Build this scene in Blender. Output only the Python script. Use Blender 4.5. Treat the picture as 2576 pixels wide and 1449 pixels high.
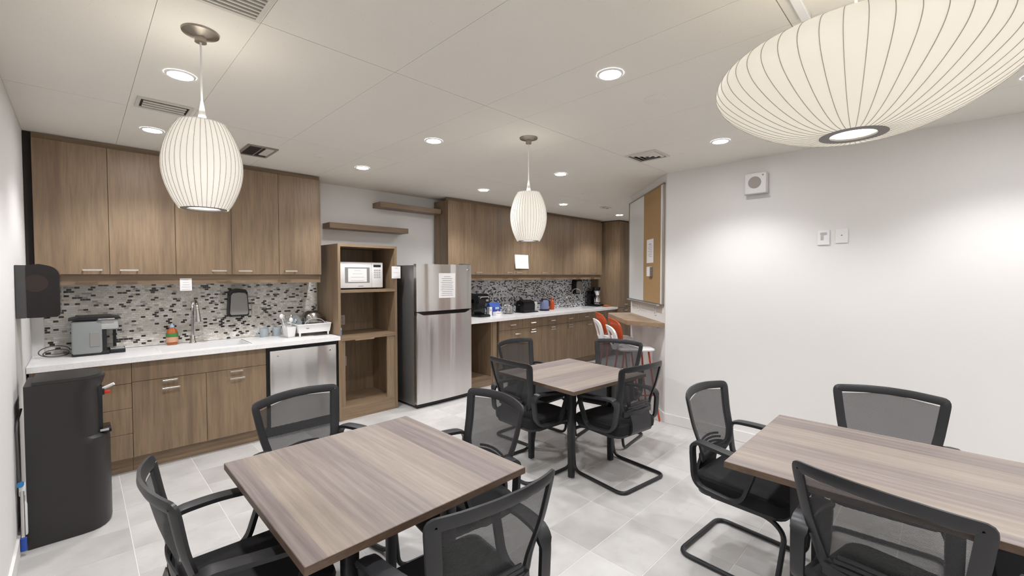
import bpy, bmesh, math, random
from mathutils import Vector, Matrix
random.seed(7)
for o in list(bpy.data.objects): bpy.data.objects.remove(o)
scene = bpy.context.scene
C = scene.collection
PI = math.pi
R2 = math.sqrt(.5)

# ------------------------------------------------------------------ camera, world, exposure
EYE = 1.55
cam_d = bpy.data.cameras.new('camera'); cam = bpy.data.objects.new('camera', cam_d); C.objects.link(cam)
cam.location = (0, 0, EYE)
cam.rotation_euler = (math.radians(90 - 1.708), 0, math.radians(-45))
cam_d.sensor_width = 36; cam_d.lens = 36 * 1090 / 2576; cam_d.clip_start = .02
scene.camera = cam
w = bpy.data.worlds.new('world'); scene.world = w; w.use_nodes = True
w.node_tree.nodes['Background'].inputs[0].default_value = (.9, .92, 1, 1)
w.node_tree.nodes['Background'].inputs[1].default_value = .05
scene.view_settings.view_transform = 'Standard'; scene.view_settings.look = 'None'
scene.view_settings.gamma = 1; scene.view_settings.use_curve_mapping = False
scene.view_settings.exposure = 0.0
SPOT_W = 70.0          # each recessed downlight
PEND_E = 1.0           # glow of a pendant shade

# ------------------------------------------------------------------ materials
def lin(h):
    if isinstance(h, str):
        h = h.lstrip('#'); c = [int(h[i:i+2], 16) / 255 for i in (0, 2, 4)]
    else: c = [v / 255 for v in h]
    return tuple((v / 12.92 if v <= .04045 else ((v + .055) / 1.055) ** 2.4) for v in c) + (1,)
def newmat(name):
    m = bpy.data.materials.new(name); m.use_nodes = True
    nt = m.node_tree; return m, nt, nt.nodes['Principled BSDF']
def N(nt, kind, **kw):
    n = nt.nodes.new(kind)
    for k, v in kw.items(): setattr(n, k, v)
    return n
def mix(nt, a, b, fac):
    n = N(nt, 'ShaderNodeMix', data_type='RGBA')
    for s, v in ((6, a), (7, b), (0, fac)):
        if hasattr(v, 'links'): nt.links.new(v, n.inputs[s])
        else: n.inputs[s].default_value = v
    return n.outputs[2]
def ramp(nt, v, stops):
    n = N(nt, 'ShaderNodeValToRGB'); e = n.color_ramp.elements
    while len(e) < len(stops): e.new(.5)
    for i, (p, c) in enumerate(stops): e[i].position = p; e[i].color = c
    nt.links.new(v, n.inputs[0]); return n.outputs[0]
def coords(nt, scale, kind='Position', rot=(0, 0, 0)):
    if kind == 'Position': src = N(nt, 'ShaderNodeNewGeometry').outputs['Position']
    else: src = N(nt, 'ShaderNodeTexCoord').outputs['Object']
    mp = N(nt, 'ShaderNodeMapping'); mp.inputs['Scale'].default_value = scale; mp.inputs['Rotation'].default_value = rot
    nt.links.new(src, mp.inputs[0]); return mp.outputs[0]
def noise(nt, vec, scale=1, detail=4, rough=.55, out='Fac'):
    n = N(nt, 'ShaderNodeTexNoise'); n.inputs['Scale'].default_value = scale
    n.inputs['Detail'].default_value = detail; n.inputs['Roughness'].default_value = rough
    nt.links.new(vec, n.inputs['Vector']); return n.outputs[out]
def bump(nt, b, h, s, d=.01):
    n = N(nt, 'ShaderNodeBump'); n.inputs['Strength'].default_value = s; n.inputs['Distance'].default_value = d
    nt.links.new(h, n.inputs['Height']); nt.links.new(n.outputs[0], b.inputs['Normal'])
def plain(name, col, rough=.5, metal=0, var=.06, nscale=6, alpha=1, trans=0, ior=1.45, coat=0, spec=.5):
    m, nt, b = newmat(name)
    c = lin(col); d = tuple(v * (1 - var) for v in c[:3]) + (1,)
    nz = noise(nt, coords(nt, (1, 1, 1)), nscale, 3)
    nt.links.new(mix(nt, c, d, nz), b.inputs['Base Color'])
    b.inputs['Roughness'].default_value = rough; b.inputs['Metallic'].default_value = metal
    b.inputs['Transmission Weight'].default_value = trans; b.inputs['IOR'].default_value = ior
    b.inputs['Coat Weight'].default_value = coat; b.inputs['Specular IOR Level'].default_value = spec
    if alpha < 1: b.inputs['Alpha'].default_value = alpha
    return m
def wood(name, c1, c2, c3, scale, rough=.45, kind='Position', fine=1.0):
    m, nt, b = newmat(name)
    v = coords(nt, scale, kind)
    broad = noise(nt, v, 1.0, 3, .5)
    fi = noise(nt, v, 6.0 * fine, 5, .65)
    col = ramp(nt, broad, [(.3, lin(c1)), (.5, lin(c2)), (.7, lin(c3))])
    dk = ramp(nt, fi, [(.34, (0, 0, 0, 1)), (.6, (1, 1, 1, 1))])
    col2 = mix(nt, tuple(x * .6 for x in lin(c1)[:3]) + (1,), col, dk)
    nt.links.new(mix(nt, col, col2, .55), b.inputs['Base Color'])
    b.inputs['Roughness'].default_value = rough
    bump(nt, b, fi, .12, .002)
    return m
def emis(name, col, s):
    m, nt, b = newmat(name)
    b.inputs['Base Color'].default_value = lin(col); b.inputs['Emission Color'].default_value = lin(col)
    b.inputs['Emission Strength'].default_value = s; b.inputs['Roughness'].default_value = .6
    return m
M = {}
W1, W2, W3 = '836d56', '8f795f', '77624e'
M['wood_v'] = wood('wood_vertical_grain', W1, W2, W3, (9, 9, .55))
M['wood_x'] = wood('wood_grain_along_x', W1, W2, W3, (.55, 9, 9))
M['wood_bar'] = wood('wood_bar_top', '91795f', '9d866c', '877159', (2, 2, 9))
def table_mat():
    m, nt, b = newmat('table_laminate')
    v = coords(nt, (1, 1, 1), 'Object')
    sep = N(nt, 'ShaderNodeSeparateXYZ'); nt.links.new(v, sep.inputs[0])
    # printed planks, .127 wide, running along local y, staggered ends
    mul = N(nt, 'ShaderNodeMath', operation='MULTIPLY'); mul.inputs[1].default_value = 1 / .127; nt.links.new(sep.outputs[0], mul.inputs[0])
    fl = N(nt, 'ShaderNodeMath', operation='FLOOR'); nt.links.new(mul.outputs[0], fl.inputs[0])
    st = N(nt, 'ShaderNodeMath', operation='MULTIPLY_ADD'); st.inputs[1].default_value = .001; nt.links.new(fl.outputs[0], st.inputs[0])
    ym = N(nt, 'ShaderNodeMath', operation='MULTIPLY'); ym.inputs[1].default_value = 1 / 50; nt.links.new(sep.outputs[1], ym.inputs[0])
    nt.links.new(ym.outputs[0], st.inputs[2])
    fy = N(nt, 'ShaderNodeMath', operation='FLOOR'); nt.links.new(st.outputs[0], fy.inputs[0])
    cb = N(nt, 'ShaderNodeCombineXYZ'); nt.links.new(fl.outputs[0], cb.inputs[0]); 
    wn = N(nt, 'ShaderNodeTexWhiteNoise', noise_dimensions='3D'); nt.links.new(cb.outputs[0], wn.inputs['Vector'])
    base = ramp(nt, wn.outputs['Value'], [(0, lin('61575a')), (.5, lin('80756d')), (1, lin('9f917f'))])
    add = N(nt, 'ShaderNodeVectorMath', operation='ADD'); mp = coords(nt, (20, .8, 1), 'Object')
    nt.links.new(mp, add.inputs[0]); nt.links.new(wn.outputs['Color'], add.inputs[1])
    gr = noise(nt, add.outputs[0], 2.2, 6, .66)
    bl = noise(nt, coords(nt, (3, 1.5, 1), 'Object'), 2.0, 3)
    g = ramp(nt, gr, [(.34, lin('5b514b')), (.5, lin('80756d')), (.66, lin('a09489'))])
    c = mix(nt, base, g, .36)
    c = mix(nt, c, lin('7b726e'), ramp(nt, bl, [(.5, (0, 0, 0, 1)), (.8, (.6, .6, .6, 1))]))
    nt.links.new(c, b.inputs['Base Color'])
    b.inputs['Roughness'].default_value = .42; bump(nt, b, gr, .1, .002)
    return m
M['table'] = table_mat()
M['table_edge'] = wood('table_edge_band', '5a4739', '665242', '514033', (6, 6, 30))
M['wall'] = plain('white_wall_paint', 'e2e0dd', .75, var=.03, nscale=2)
M['trimw'] = plain('white_trim_paint', 'e2dfdb', .45, var=.02)
def ceil_mat():
    m, nt, b = newmat('ceiling_tile_fibre')
    v = coords(nt, (1, 1, 1))
    n1 = noise(nt, v, 160, 3); n2 = noise(nt, v, 1.2, 2)
    sp = ramp(nt, n1, [(.28, (1, 1, 1, 1)), (.33, (0, 0, 0, 1))])
    c = mix(nt, lin('e4e0d7'), lin('dcd8cf'), n2)
    nt.links.new(mix(nt, c, lin('b5aea3'), sp), b.inputs['Base Color'])
    b.inputs['Roughness'].default_value = .9; bump(nt, b, n1, .15, .002)
    return m
M['ceil'] = ceil_mat()
M['grid'] = plain('ceiling_gap', '8f8a82', .8)
def floor_mat():
    m, nt, b = newmat('floor_porcelain')
    oi = N(nt, 'ShaderNodeObjectInfo')
    v = coords(nt, (1, 1, 1))
    off = N(nt, 'ShaderNodeVectorMath', operation='ADD'); nt.links.new(v, off.inputs[0])
    sc = N(nt, 'ShaderNodeMath', operation='MULTIPLY'); sc.inputs[1].default_value = 40; nt.links.new(oi.outputs['Random'], sc.inputs[0])
    nt.links.new(sc.outputs[0], off.inputs[1])
    n1 = noise(nt, off.outputs[0], 2.6, 4, .5); n2 = noise(nt, off.outputs[0], 14, 4)
    c = ramp(nt, n1, [(.32, lin('a5a29e')), (.5, lin('b8b5b1')), (.68, lin('c4c2be'))])
    c = mix(nt, c, lin('a19e9a'), ramp(nt, n2, [(.5, (0, 0, 0, 1)), (.8, (.5, .5, .5, 1))]))
    t = mix(nt, lin('9c9997'), lin('cdcbc8'), oi.outputs['Random'])
    nt.links.new(mix(nt, c, t, .28), b.inputs['Base Color'])
    b.inputs['Roughness'].default_value = .38
    return m
M['floor'] = floor_mat()
M['mgrout'] = plain('mosaic_grout', 'e6e3de', .8)
M['grout'] = plain('floor_grout', 'dad7d3', .8)
def counter_mat():
    m, nt, b = newmat('white_marbled_counter')
    v = coords(nt, (1, 1, 1))
    n1 = noise(nt, v, 3.5, 8, .7)
    c = ramp(nt, n1, [(.46, lin('eeecea')), (.5, lin('d8d6d4')), (.515, lin('efedeb'))])
    nt.links.new(mix(nt, lin('eeecea'), c, .35), b.inputs['Base Color']); b.inputs['Roughness'].default_value = .25
    return m
M['counter'] = counter_mat()
def steel(name, col, rough, vert=True):
    m, nt, b = newmat(name)
    v = coords(nt, (3.2, 3.2, .14) if vert else (.3, .3, 4))
    n1 = noise(nt, v, 1.5, 1, .35); n2 = noise(nt, coords(nt, (6, 6, 500)), 1, 2)
    c = lin(col)
    nt.links.new(mix(nt, c, tuple(x * .86 for x in c[:3]) + (1,), n1), b.inputs['Base Color'])
    b.inputs['Metallic'].default_value = 1; b.inputs['Roughness'].default_value = rough
    bump(nt, b, n1, .9, .09)
    return m
M['steel'] = steel('brushed_stainless', 'e4e2e0', .3)
M['chrome'] = plain('chrome', 'd9d8d6', .12, 1, var=.02)
M['handle'] = plain('satin_handle_metal', 'd9d2c8', .28, 1, var=.02)
M['nickel'] = plain('brushed_nickel', 'a59d92', .3, 1, var=.04)
M['black'] = plain('black_plastic', '1d1d1e', .42)
M['gloss_black'] = plain('glossy_black_plastic', '131314', .16)
M['charcoal'] = plain('charcoal_chair_plastic', '252527', .4)
M['blackfab'] = plain('black_seat_fabric', '161517', .9, var=.3, nscale=200)
M['tube'] = plain('black_powder_coat', '1b1b1d', .38)
M['fridge_side'] = plain('fridge_grey_side', '4b4a49', .45, var=.1)
M['fridge_shell'] = plain('fridge_metal_shell', '7b7977', .34, .6, var=.1, nscale=3)
M['white'] = plain('white_plastic', 'e6e5e4', .4, var=.02)
M['paper'] = plain('white_paper', 'eceae8', .8, var=.02)
M['print'] = plain('grey_print', '8b8b8e', .8)
M['print_dark'] = plain('dark_print', '2a2a2c', .8)
M['grey_panel'] = plain('grey_plastic_panel', '8b8883', .4)
M['grey_light'] = plain('light_grey_plastic', 'b3b4b2', .35)
M['tank'] = plain('smoky_water_tank', '8b8f8e', .25, var=.1)
M['cooler'] = plain('dark_charcoal_cooler', '2c2a29', .42, var=.1)
M['red'] = plain('red_plastic', 'c33327', .35)
M['orange'] = plain('orange_plastic', 'bf4d1e', .4)
M['redmetal'] = plain('orange_red_metal', 'b23c22', .4)
M['blue'] = plain('blue_plastic', '2c4fa6', .4)
M['blue_valve'] = plain('blue_valve', '3b7fb4', .4)
M['amber'] = plain('amber_dish_soap', 'b2602f', .15, coat=.5)
M['label_green'] = plain('green_label', '3e8a45', .5)
M['label_salmon'] = plain('salmon_label', 'dba98a', .5)
M['cap_blue'] = plain('pale_blue_cap', 'a9bcd2', .4)
M['mug'] = plain('blue_grey_ceramic', 'aab4b9', .25)
M['cork'] = plain('cork', 'ad8d62', .9, var=.25, nscale=90)
M['whiteboard'] = plain('whiteboard_enamel', 'dadbd8', .15, var=.02)
M['alu'] = plain('aluminium_trim', 'c6c5c2', .35, 1, var=.03)
M['beige'] = plain('beige_plate', 'cfc4ba', .5)
M['ventw'] = plain('vent_paint', 'cfcac0', .5)
M['sensor'] = plain('sensor_cover', 'e2ded6', .6)
M['spk'] = plain('speaker_grille_cloth', 'a29c94', .7)
M['ventd'] = plain('dark_recess_paint', '2b2522', .8)
M['ventg'] = plain('vent_mid_grey', '8d877d', .6)
M['snack'] = plain('snack_wrapper', 'b9743f', .3, var=.4, nscale=40)
M['packet'] = plain('sugar_packet_paper', 'd8d4cc', .7, var=.25, nscale=60)
M['glow'] = emis('downlight_glow', 'fbfaff', 150)
M['bulb_glow'] = emis('pendant_bulb_glow', 'fffdf6', 3.0)
M['clear'] = plain('clear_glass', 'ffffff', .03, trans=1, var=0)
M['darkglass'] = plain('smoked_dispenser_cover', '1b1314', .12, var=.4, nscale=9)
M['rib'] = plain('pendant_wire_rib', 'b3aca0', .7)
M['ring'] = plain('pendant_ring', '6f6b67', .45)
def shade_mat(name, col, e):
    m, nt, b = newmat(name)
    v = coords(nt, (1, 1, 1), 'Object'); n1 = noise(nt, v, 5, 2)
    c = mix(nt, lin(col), tuple(x * .93 for x in lin(col)[:3]) + (1,), n1)
    nt.links.new(c, b.inputs['Base Color']); nt.links.new(c, b.inputs['Emission Color'])
    b.inputs['Emission Strength'].default_value = e; b.inputs['Roughness'].default_value = .7
    return m
M['shade'] = shade_mat('pendant_vinyl_shade', 'f1ece2', PEND_E * .37)
M['shade_big'] = shade_mat('pendant_vinyl_shade_saucer', 'ece6d8', PEND_E * .4)
def mesh_mat():
    m, nt, b = newmat('black_seat_mesh')
    b.inputs['Base Color'].default_value = lin('2c2c2e'); b.inputs['Roughness'].default_value = .7
    v = coords(nt, (1, 1, 1), 'Object')
    wv = N(nt, 'ShaderNodeTexWave', wave_type='BANDS', bands_direction='Z'); wv.inputs['Scale'].default_value = 90
    nt.links.new(v, wv.inputs['Vector'])
    r = ramp(nt, wv.outputs['Fac'], [(.2, (.66, .66, .66, 1)), (.8, (.88, .88, .88, 1))])
    nt.links.new(r, b.inputs['Alpha'])
    return m
M['mesh'] = mesh_mat()
TILES = [plain('mosaic_' + n, c, r, var=.05) for n, c, r in (('pale_grey', 'd6d2ca', .15), ('white', 'e6e3de', .12), ('beige', 'cdc5b8', .2), ('mid_grey', 'a5a29d', .12), ('near_black', '37322f', .12))]
TILES2 = [plain('mosaic_cool_' + n, c, r, var=.05) for n, c, r in (('pale_grey', 'c9c9cc', .12), ('white', 'e4e5e8', .1), ('silver', '9fa0a3', .1), ('mid_grey', '7d7e82', .12), ('near_black', '2a2a2d', .1))]

# ------------------------------------------------------------------ mesh builder
class MB:
    def __init__(s): s.bm = bmesh.new(); s.smooth = []
    def box(s, x0, x1, y0, y1, z0, z1, bev=0, seg=2, mat=0):
        ret = bmesh.ops.create_cube(s.bm, size=1)['verts']
        for v in ret:
            v.co = Vector((x0 + (v.co.x + .5) * (x1 - x0), y0 + (v.co.y + .5) * (y1 - y0), z0 + (v.co.z + .5) * (z1 - z0)))
        fs = set(f for v in ret for f in v.link_faces)
        for f in fs: f.material_index = mat
        if bev:
            bmesh.ops.bevel(s.bm, geom=list(set(e for v in ret for e in v.link_edges)), offset=bev, segments=seg, profile=.5, affect='EDGES')
        return s
    def cyl(s, p0, p1, r0, r1=None, n=20, caps=True):
        r1 = r0 if r1 is None else r1
        p0 = Vector(p0); p1 = Vector(p1); d = (p1 - p0).normalized()
        a = d.orthogonal().normalized(); b = d.cross(a)
        A = [s.bm.verts.new(p0 + (a * math.cos(t) + b * math.sin(t)) * r0) for t in [2 * PI * i / n for i in range(n)]]
        B = [s.bm.verts.new(p1 + (a * math.cos(t) + b * math.sin(t)) * r1) for t in [2 * PI * i / n for i in range(n)]]
        for i in range(n): s.bm.faces.new((A[i], A[(i + 1) % n], B[(i + 1) % n], B[i]))
        if caps: s.bm.faces.new(A[::-1]); s.bm.faces.new(B)
        return s
    def lathe(s, prof, c=(0, 0), n=28, cap0=True, cap1=True, sx=1, sy=1):
        rings = []
        for r, z in prof:
            rings.append([s.bm.verts.new((c[0] + sx * r * math.cos(2 * PI * i / n), c[1] + sy * r * math.sin(2 * PI * i / n), z)) for i in range(n)])
        for A, B in zip(rings, rings[1:]):
            for i in range(n): s.bm.faces.new((A[i], A[(i + 1) % n], B[(i + 1) % n], B[i]))
        if cap0: s.bm.faces.new(rings[0][::-1])
        if cap1: s.bm.faces.new(rings[-1])
        return s
    def sweep(s, pts, sec, closed=False, up=None):
        """sweep a section (list of (a,b)) along points; up fixes the section's b axis"""
        P = [Vector(p) for p in pts]; n = len(P); rings = []
        t0 = None; nrm = None
        for i in range(n):
            if closed: t = (P[(i + 1) % n] - P[i - 1]).normalized()
            else: t = (P[min(i + 1, n - 1)] - P[max(i - 1, 0)]).normalized()
            if up is not None:
                a = t.cross(Vector(up)).normalized(); b = a.cross(t).normalized()
            else:
                if nrm is None: nrm = t.orthogonal().normalized()
                else: nrm = (nrm - t * nrm.dot(t)).normalized()
                a = nrm; b = t.cross(a)
            rings.append([s.bm.verts.new(P[i] + a * u + b * v) for u, v in sec])
        m = len(sec)
        for k in range(n if closed else n - 1):
            A, B = rings[k], rings[(k + 1) % n]
            for i in range(m): s.bm.faces.new((A[i], A[(i + 1) % m], B[(i + 1) % m], B[i]))
        if not closed: s.bm.faces.new(rings[0][::-1]); s.bm.faces.new(rings[-1])
        return s
    def tube(s, pts, r, n=8, closed=False):
        return s.sweep(pts, [(r * math.cos(2 * PI * i / n), r * math.sin(2 * PI * i / n)) for i in range(n)], closed)
    def prism(s, poly, axis, a, b):
        """extrude polygon (u,v) along axis from a to b: axis x ->(u=y,v=z); y->(x,z); z->(x,y)"""
        def P(u, v, k): return {'x': (k, u, v), 'y': (u, k, v), 'z': (u, v, k)}[axis]
        A = [s.bm.verts.new(P(u, v, a)) for u, v in poly]; B = [s.bm.verts.new(P(u, v, b)) for u, v in poly]
        n = len(poly)
        for i in range(n): s.bm.faces.new((A[i], A[(i + 1) % n], B[(i + 1) % n], B[i]))
        s.bm.faces.new(A[::-1]); s.bm.faces.new(B)
        return s
    def loft(s, rings, cap=True):
        V = [[s.bm.verts.new(p) for p in r] for r in rings]; n = len(rings[0])
        for A, B in zip(V, V[1:]):
            for i in range(n): s.bm.faces.new((A[i], A[(i + 1) % n], B[(i + 1) % n], B[i]))
        if cap: s.bm.faces.new(V[0][::-1]); s.bm.faces.new(V[-1])
        return s
    def mesh(s, name, mats, smooth=True, angle=35):
        bmesh.ops.recalc_face_normals(s.bm, faces=s.bm.faces)
        if smooth:
            for f in s.bm.faces: f.smooth = True
            for e in s.bm.edges:
                if len(e.link_faces) == 2 and e.calc_face_angle(0) > math.radians(angle): e.smooth = False
        me = bpy.data.meshes.new(name); s.bm.to_mesh(me); s.bm.free()
        for m in (mats if isinstance(mats, (list, tuple)) else [mats]): me.materials.append(m)
        return me

ORG = {}
def thing(name, label, cat, loc=(0, 0, 0), rz=0, group=None):
    o = bpy.data.objects.new(name, None); C.objects.link(o); o.empty_display_size = .05
    o.location = loc; o.rotation_euler = (0, 0, rz)
    o['label'] = label; o['category'] = cat
    if group: o['group'] = group
    ORG[o] = Vector(loc); return o
def part(name, mb, mat, parent, world=True, label=None, kind=None, smooth=True):
    """mesh part of a thing; world=True means it was modelled in world coordinates of an unrotated thing"""
    me = mb.mesh(name, mat, smooth) if isinstance(mb, MB) else mb
    o = bpy.data.objects.new(name, me); C.objects.link(o); o.parent = parent
    org = ORG.get(parent, Vector())
    if world and isinstance(mb, MB): me.transform(Matrix.Translation(-org))
    ORG[o] = org if world else Vector()
    if label: o['label'] = label
    if kind: o['kind'] = kind
    return o
def solo(name, mb, mat, label, cat, loc=(0, 0, 0), group=None, world=True, rz=0):
    me = mb.mesh(name, mat)
    if world: me.transform(Matrix.Translation(-Vector(loc)))
    o = bpy.data.objects.new(name, me); C.objects.link(o); o.location = loc; o.rotation_euler = (0, 0, rz)
    o['label'] = label; o['category'] = cat
    if group: o['group'] = group
    ORG[o] = Vector(loc); return o
def struct(name, mb, mat, label=None):
    o = bpy.data.objects.new(name, mb.mesh(name, mat)); C.objects.link(o); o['kind'] = 'structure'
    if label: o['label'] = label
    ORG[o] = Vector(); return o
def dup(root, loc, rz, label, group=None):
    r = root.copy(); C.objects.link(r); r.location = loc; r.rotation_euler = (0, 0, rz); r['label'] = label
    if group: r['group'] = group
    for ch in list(root.children):
        c = ch.copy(); C.objects.link(c); c.parent = r
        for g in list(ch.children):
            d = g.copy(); C.objects.link(d); d.parent = c
    return r
def arc(cx, cy, r, a0, a1, n=6):
    return [(cx + r * math.cos(math.radians(a0 + (a1 - a0) * i / n)), cy + r * math.sin(math.radians(a0 + (a1 - a0) * i / n))) for i in range(n + 1)]
def fillet(pts, rad, n=5, closed=False):
    """round the corners of a 3-D polyline"""
    P = [Vector(p) for p in pts]; out = []; m = len(P)
    for i in range(m):
        if not closed and i in (0, m - 1): out.append(P[i]); continue
        a, b, c = P[i - 1], P[i], P[(i + 1) % m]
        r = min(rad, (a - b).length * .48, (c - b).length * .48)
        p = b + (a - b).normalized() * r; q = b + (c - b).normalized() * r
        for k in range(n + 1):
            t = k / n; out.append(p * (1 - t) ** 2 + b * 2 * t * (1 - t) + q * t * t)
    return out
def rrect(hw, hh, r, n=4, cx=0, cy=0):
    out = []
    for sx, sy, a in ((1, 1, 0), (-1, 1, 90), (-1, -1, 180), (1, -1, 270)):
        out += arc(cx + sx * (hw - r), cy + sy * (hh - r), r, a, a + 90, n)
    return out

# ------------------------------------------------------------------ the room
CEIL = 2.6; YK = 5.05; XL = -.27; XR = 4.33; YB = -2.6; XE = 8.1
NC = Vector((4.31, 2.04, 0)); NE = Vector((5.27, 3.0, 0))      # chamfered nook wall from corner to end
floor = struct('floor', MB().box(XL, XE, YB, YK, -.06, -.0012), M['grout'])
GX0, GXP, GY0, GYP = .19, .453, 1.38, .306
fx, fy = [], []
x = GX0 - 1 * GXP
tile_me = {}
rest = MB(); nt_ = 0
def in_view(x, y):
    f = (x + y) * R2; r = (x - y) * R2
    return f > .9 and abs(r) < f * 1.22 + .3 and f > 1.55 * 1090 / (1449 + 120 - 692)
i = -1
while GX0 + i * GXP < XE:
    xa, xb = max(XL, GX0 + i * GXP), min(XE, GX0 + (i + 1) * GXP)
    for j in range(-13, 13):
        ya, yb = max(YB, GY0 + j * GYP), min(YK, GY0 + (j + 1) * GYP)
        if yb - ya < .01 or xb - xa < .01: continue
        cx, cy = (xa + xb) / 2, (ya + yb) / 2
        under = cy > 4.62 or (cx > XR + .25 and cy < cx - 2.05 and cy < 3.1)
        if in_view(cx, cy) and not under and nt_ < 300:
            key = (round(xb - xa, 3), round(yb - ya, 3))
            if key not in tile_me:
                tile_me[key] = MB().box(-key[0] / 2 + .002, key[0] / 2 - .002, -key[1] / 2 + .002, key[1] / 2 - .002, -.02, 0).mesh('floor_tile', M['floor'])
            o = bpy.data.objects.new('floor_tile', tile_me[key]); C.objects.link(o); o.parent = floor; o.location = (cx, cy, 0); nt_ += 1
        else:
            rest.box(xa + .002, xb - .002, ya + .002, yb - .002, -.02, 0)
    i += 1
part('floor_tiles_beyond', rest, M['floor'], floor, kind='stuff')

ceiling = struct('ceiling', MB().box(XL - .1, XE + .1, YB - .1, YK + .1, CEIL + .004, CEIL + .1), M['grid'])
xs = []
k = -1
while True:
    x0 = .235 + 1.57 * k
    for a, b in ((x0, x0 + .325), (x0 + .325, x0 + .947), (x0 + .947, x0 + 1.57)): xs.append((a, b))
    k += 1
    if x0 > XE: break
for a, b in xs:
    a, b = max(a, XL), min(b, XE)
    if b - a < .02: continue
    for j in range(-3, 4):
        c, d = max(YB, .48 + 1.56 * j), min(YK, .48 + 1.56 * (j + 1))
        if d - c < .02: continue
        part('ceiling_tile', MB().box(a + .0008, b - .0008, c + .0017, d - .0017, CEIL, CEIL + .0035), M['ceil'], ceiling)

struct('wall_kitchen', MB().box(XL - .12, XE + .12, YK, YK + .12, 0, CEIL + .05), M['wall'])
struct('wall_left', MB().box(XL - .12, XL, YB - .12, YK, 0, CEIL + .05), M['wall'])
struct('wall_back', MB().box(XL - .12, XR + .12, YB - .12, YB, 0, CEIL + .05), M['wall'])
struct('wall_right', MB().prism([(XR, YB), (XR + .12, YB), (XR + .12, 2.06 - .05), (XR, 2.06)], 'z', 0, CEIL + .05), M['wall'])
struct('wall_nook', MB().prism([(XR, 2.06), (5.27, 3.0), (5.35, 2.92), (XR + .12, 2.01)], 'z', 0, CEIL + .05), M['wall'])
struct('wall_corridor', MB().prism([(5.27, 3.0), (XE, 3.0), (XE, 2.88), (5.35, 2.92)], 'z', 0, CEIL + .05), M['wall'])
struct('wall_end', MB().box(XE, XE + .12, 2.8, YK, 0, CEIL + .05), M['wall'])
def skirting(name, p, q, side):
    p = Vector(p); q = Vector(q); d = (q - p).normalized(); nrm = Vector((-d.y, d.x)) * side
    a, b = p, q
    poly = [a, b, b + nrm * .012, a + nrm * .012]
    struct(name, MB().prism([(v.x, v.y) for v in poly], 'z', .002, .10), M['trimw'])
skirting('baseboard_left', (XL, YB), (XL, 4.5), -1)
skirting('baseboard_right', (XR, YB), (XR, 2.055), 1)
skirting('baseboard_nook', (XR, 2.06), (5.27, 3.0), 1)
skirting('baseboard_corridor', (5.27, 3.0), (XE, 3.0), 1)

# ------------------------------------------------------------------ mosaic backsplashes
def mosaic(name, label, x0, x1, z0, z1, mats, single, wts=(.45, .21, .13, .08, .13)):
    root = thing(name, label, 'backsplash', ((x0 + x1) / 2, YK - .004, z0))
    part('grout_bed', MB().box(x0, x1, YK - .006, YK - .0005, z0, z1), M['mgrout'], root)
    tw, th = .0315, .0168
    items = []
    nrow = int((z1 - z0) / th)
    for r in range(nrow):
        za = z0 + r * th + .001; zb = z0 + (r + 1) * th - .001
        xx = x0 - (r % 2) * tw * .5 - random.choice((0, 0, .25)) * tw
        while xx < x1:
            wdt = tw
            a, b = max(xx + .001, x0), min(xx + wdt - .001, x1)
            if b - a > .006:
                m = random.choices(range(5), wts)[0]
                items.append((a, b, za, zb, m))
            xx += wdt
    near = sorted(items, key=lambda t: ((t[0] + t[1]) / 2 - .35) ** 2 + ((t[2] + t[3]) / 2 - 1.33) ** 2)
    solo_set = set(near[:single])
    cache = {}
    mb = MB()
    for t in items:
        a, b, za, zb, m = t
        if t in solo_set:
            key = (round(b - a, 3), m)
            if key not in cache:
                cache[key] = MB().box(-key[0] / 2, key[0] / 2, -.0037, 0, -th / 2 + .001, th / 2 - .001, .0008, 1).mesh('mosaic_tile', mats[m])
            o = bpy.data.objects.new('mosaic_tile', cache[key]); C.objects.link(o); o.parent = root
            o.location = Vector(((a + b) / 2, YK - .005, (za + zb) / 2)) - ORG[root]
        else: mb.box(a, b, YK - .0085 - random.random() * .0006, YK - .005, za, zb, mat=m)
    part('mosaic_tiles', mb, mats, root, kind='stuff', smooth=False)
mosaic('mosaic_backsplash', 'grey, white and black mosaic backsplash behind the sink with the dish rack', -.2, 1.905, .917, 1.55, TILES, 300)
mosaic('mosaic_backsplash', 'cool grey and black mosaic backsplash behind the toaster and kettle', 3.56, 7.29, .942, 1.55, TILES2, 0, (.38, .26, .08, .06, .22))

# ------------------------------------------------------------------ cabinets
def add_handle(door, xc, z, y, wid=.115, parent_world=True):
    mb = MB(); h = wid / 2
    mb.box(xc - h, xc + h, y - .036, y - .028, z - .007, z + .007, .002, 1)
    for s in (-1, 1): mb.box(xc + s * (h - .008) - .004, xc + s * (h - .008) + .004, y - .03, y, z - .005, z + .005)
    part('handle', mb, M['handle'], door)
def upper(label, x0, x1, doors, handles, group, end_left=False, end_right=False):
    yf = 4.72; z0, z1 = 1.555, 2.555
    root = thing('wall_cabinet', label, 'cabinet', ((x0 + x1) / 2, 4.9, z0), group=group)
    part('body', MB().box(x0 + .001, x1 - .001, yf + .021, YK - .012, z0, z1), M['wood_v'], root)
    part('top_filler', MB().box(x0 + .001, x1 - .001, yf + .03, yf + .05, z1, CEIL - .002), M['wood_x'], root)
    part('light_rail', MB().box(x0 + .0001, x1 - .0001, yf + .035, yf + .055, 1.472, z0 - .0005), M['wood_x'], root)
    for (a, b), hx in zip(doors, handles):
        d = part('door', MB().box(a + .0015, b - .0015, yf, yf + .019, z0 + .001, z1 - .001, .001, 1), M['wood_v'], root)
        if hx is not None: add_handle(d, hx, 1.59, yf)
G1 = 'wall cabinets above the sink'; G2 = 'wall cabinets above the coffee counter'
D1 = [-.227, .178, .60, 1.017, 1.424, 1.838]
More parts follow.
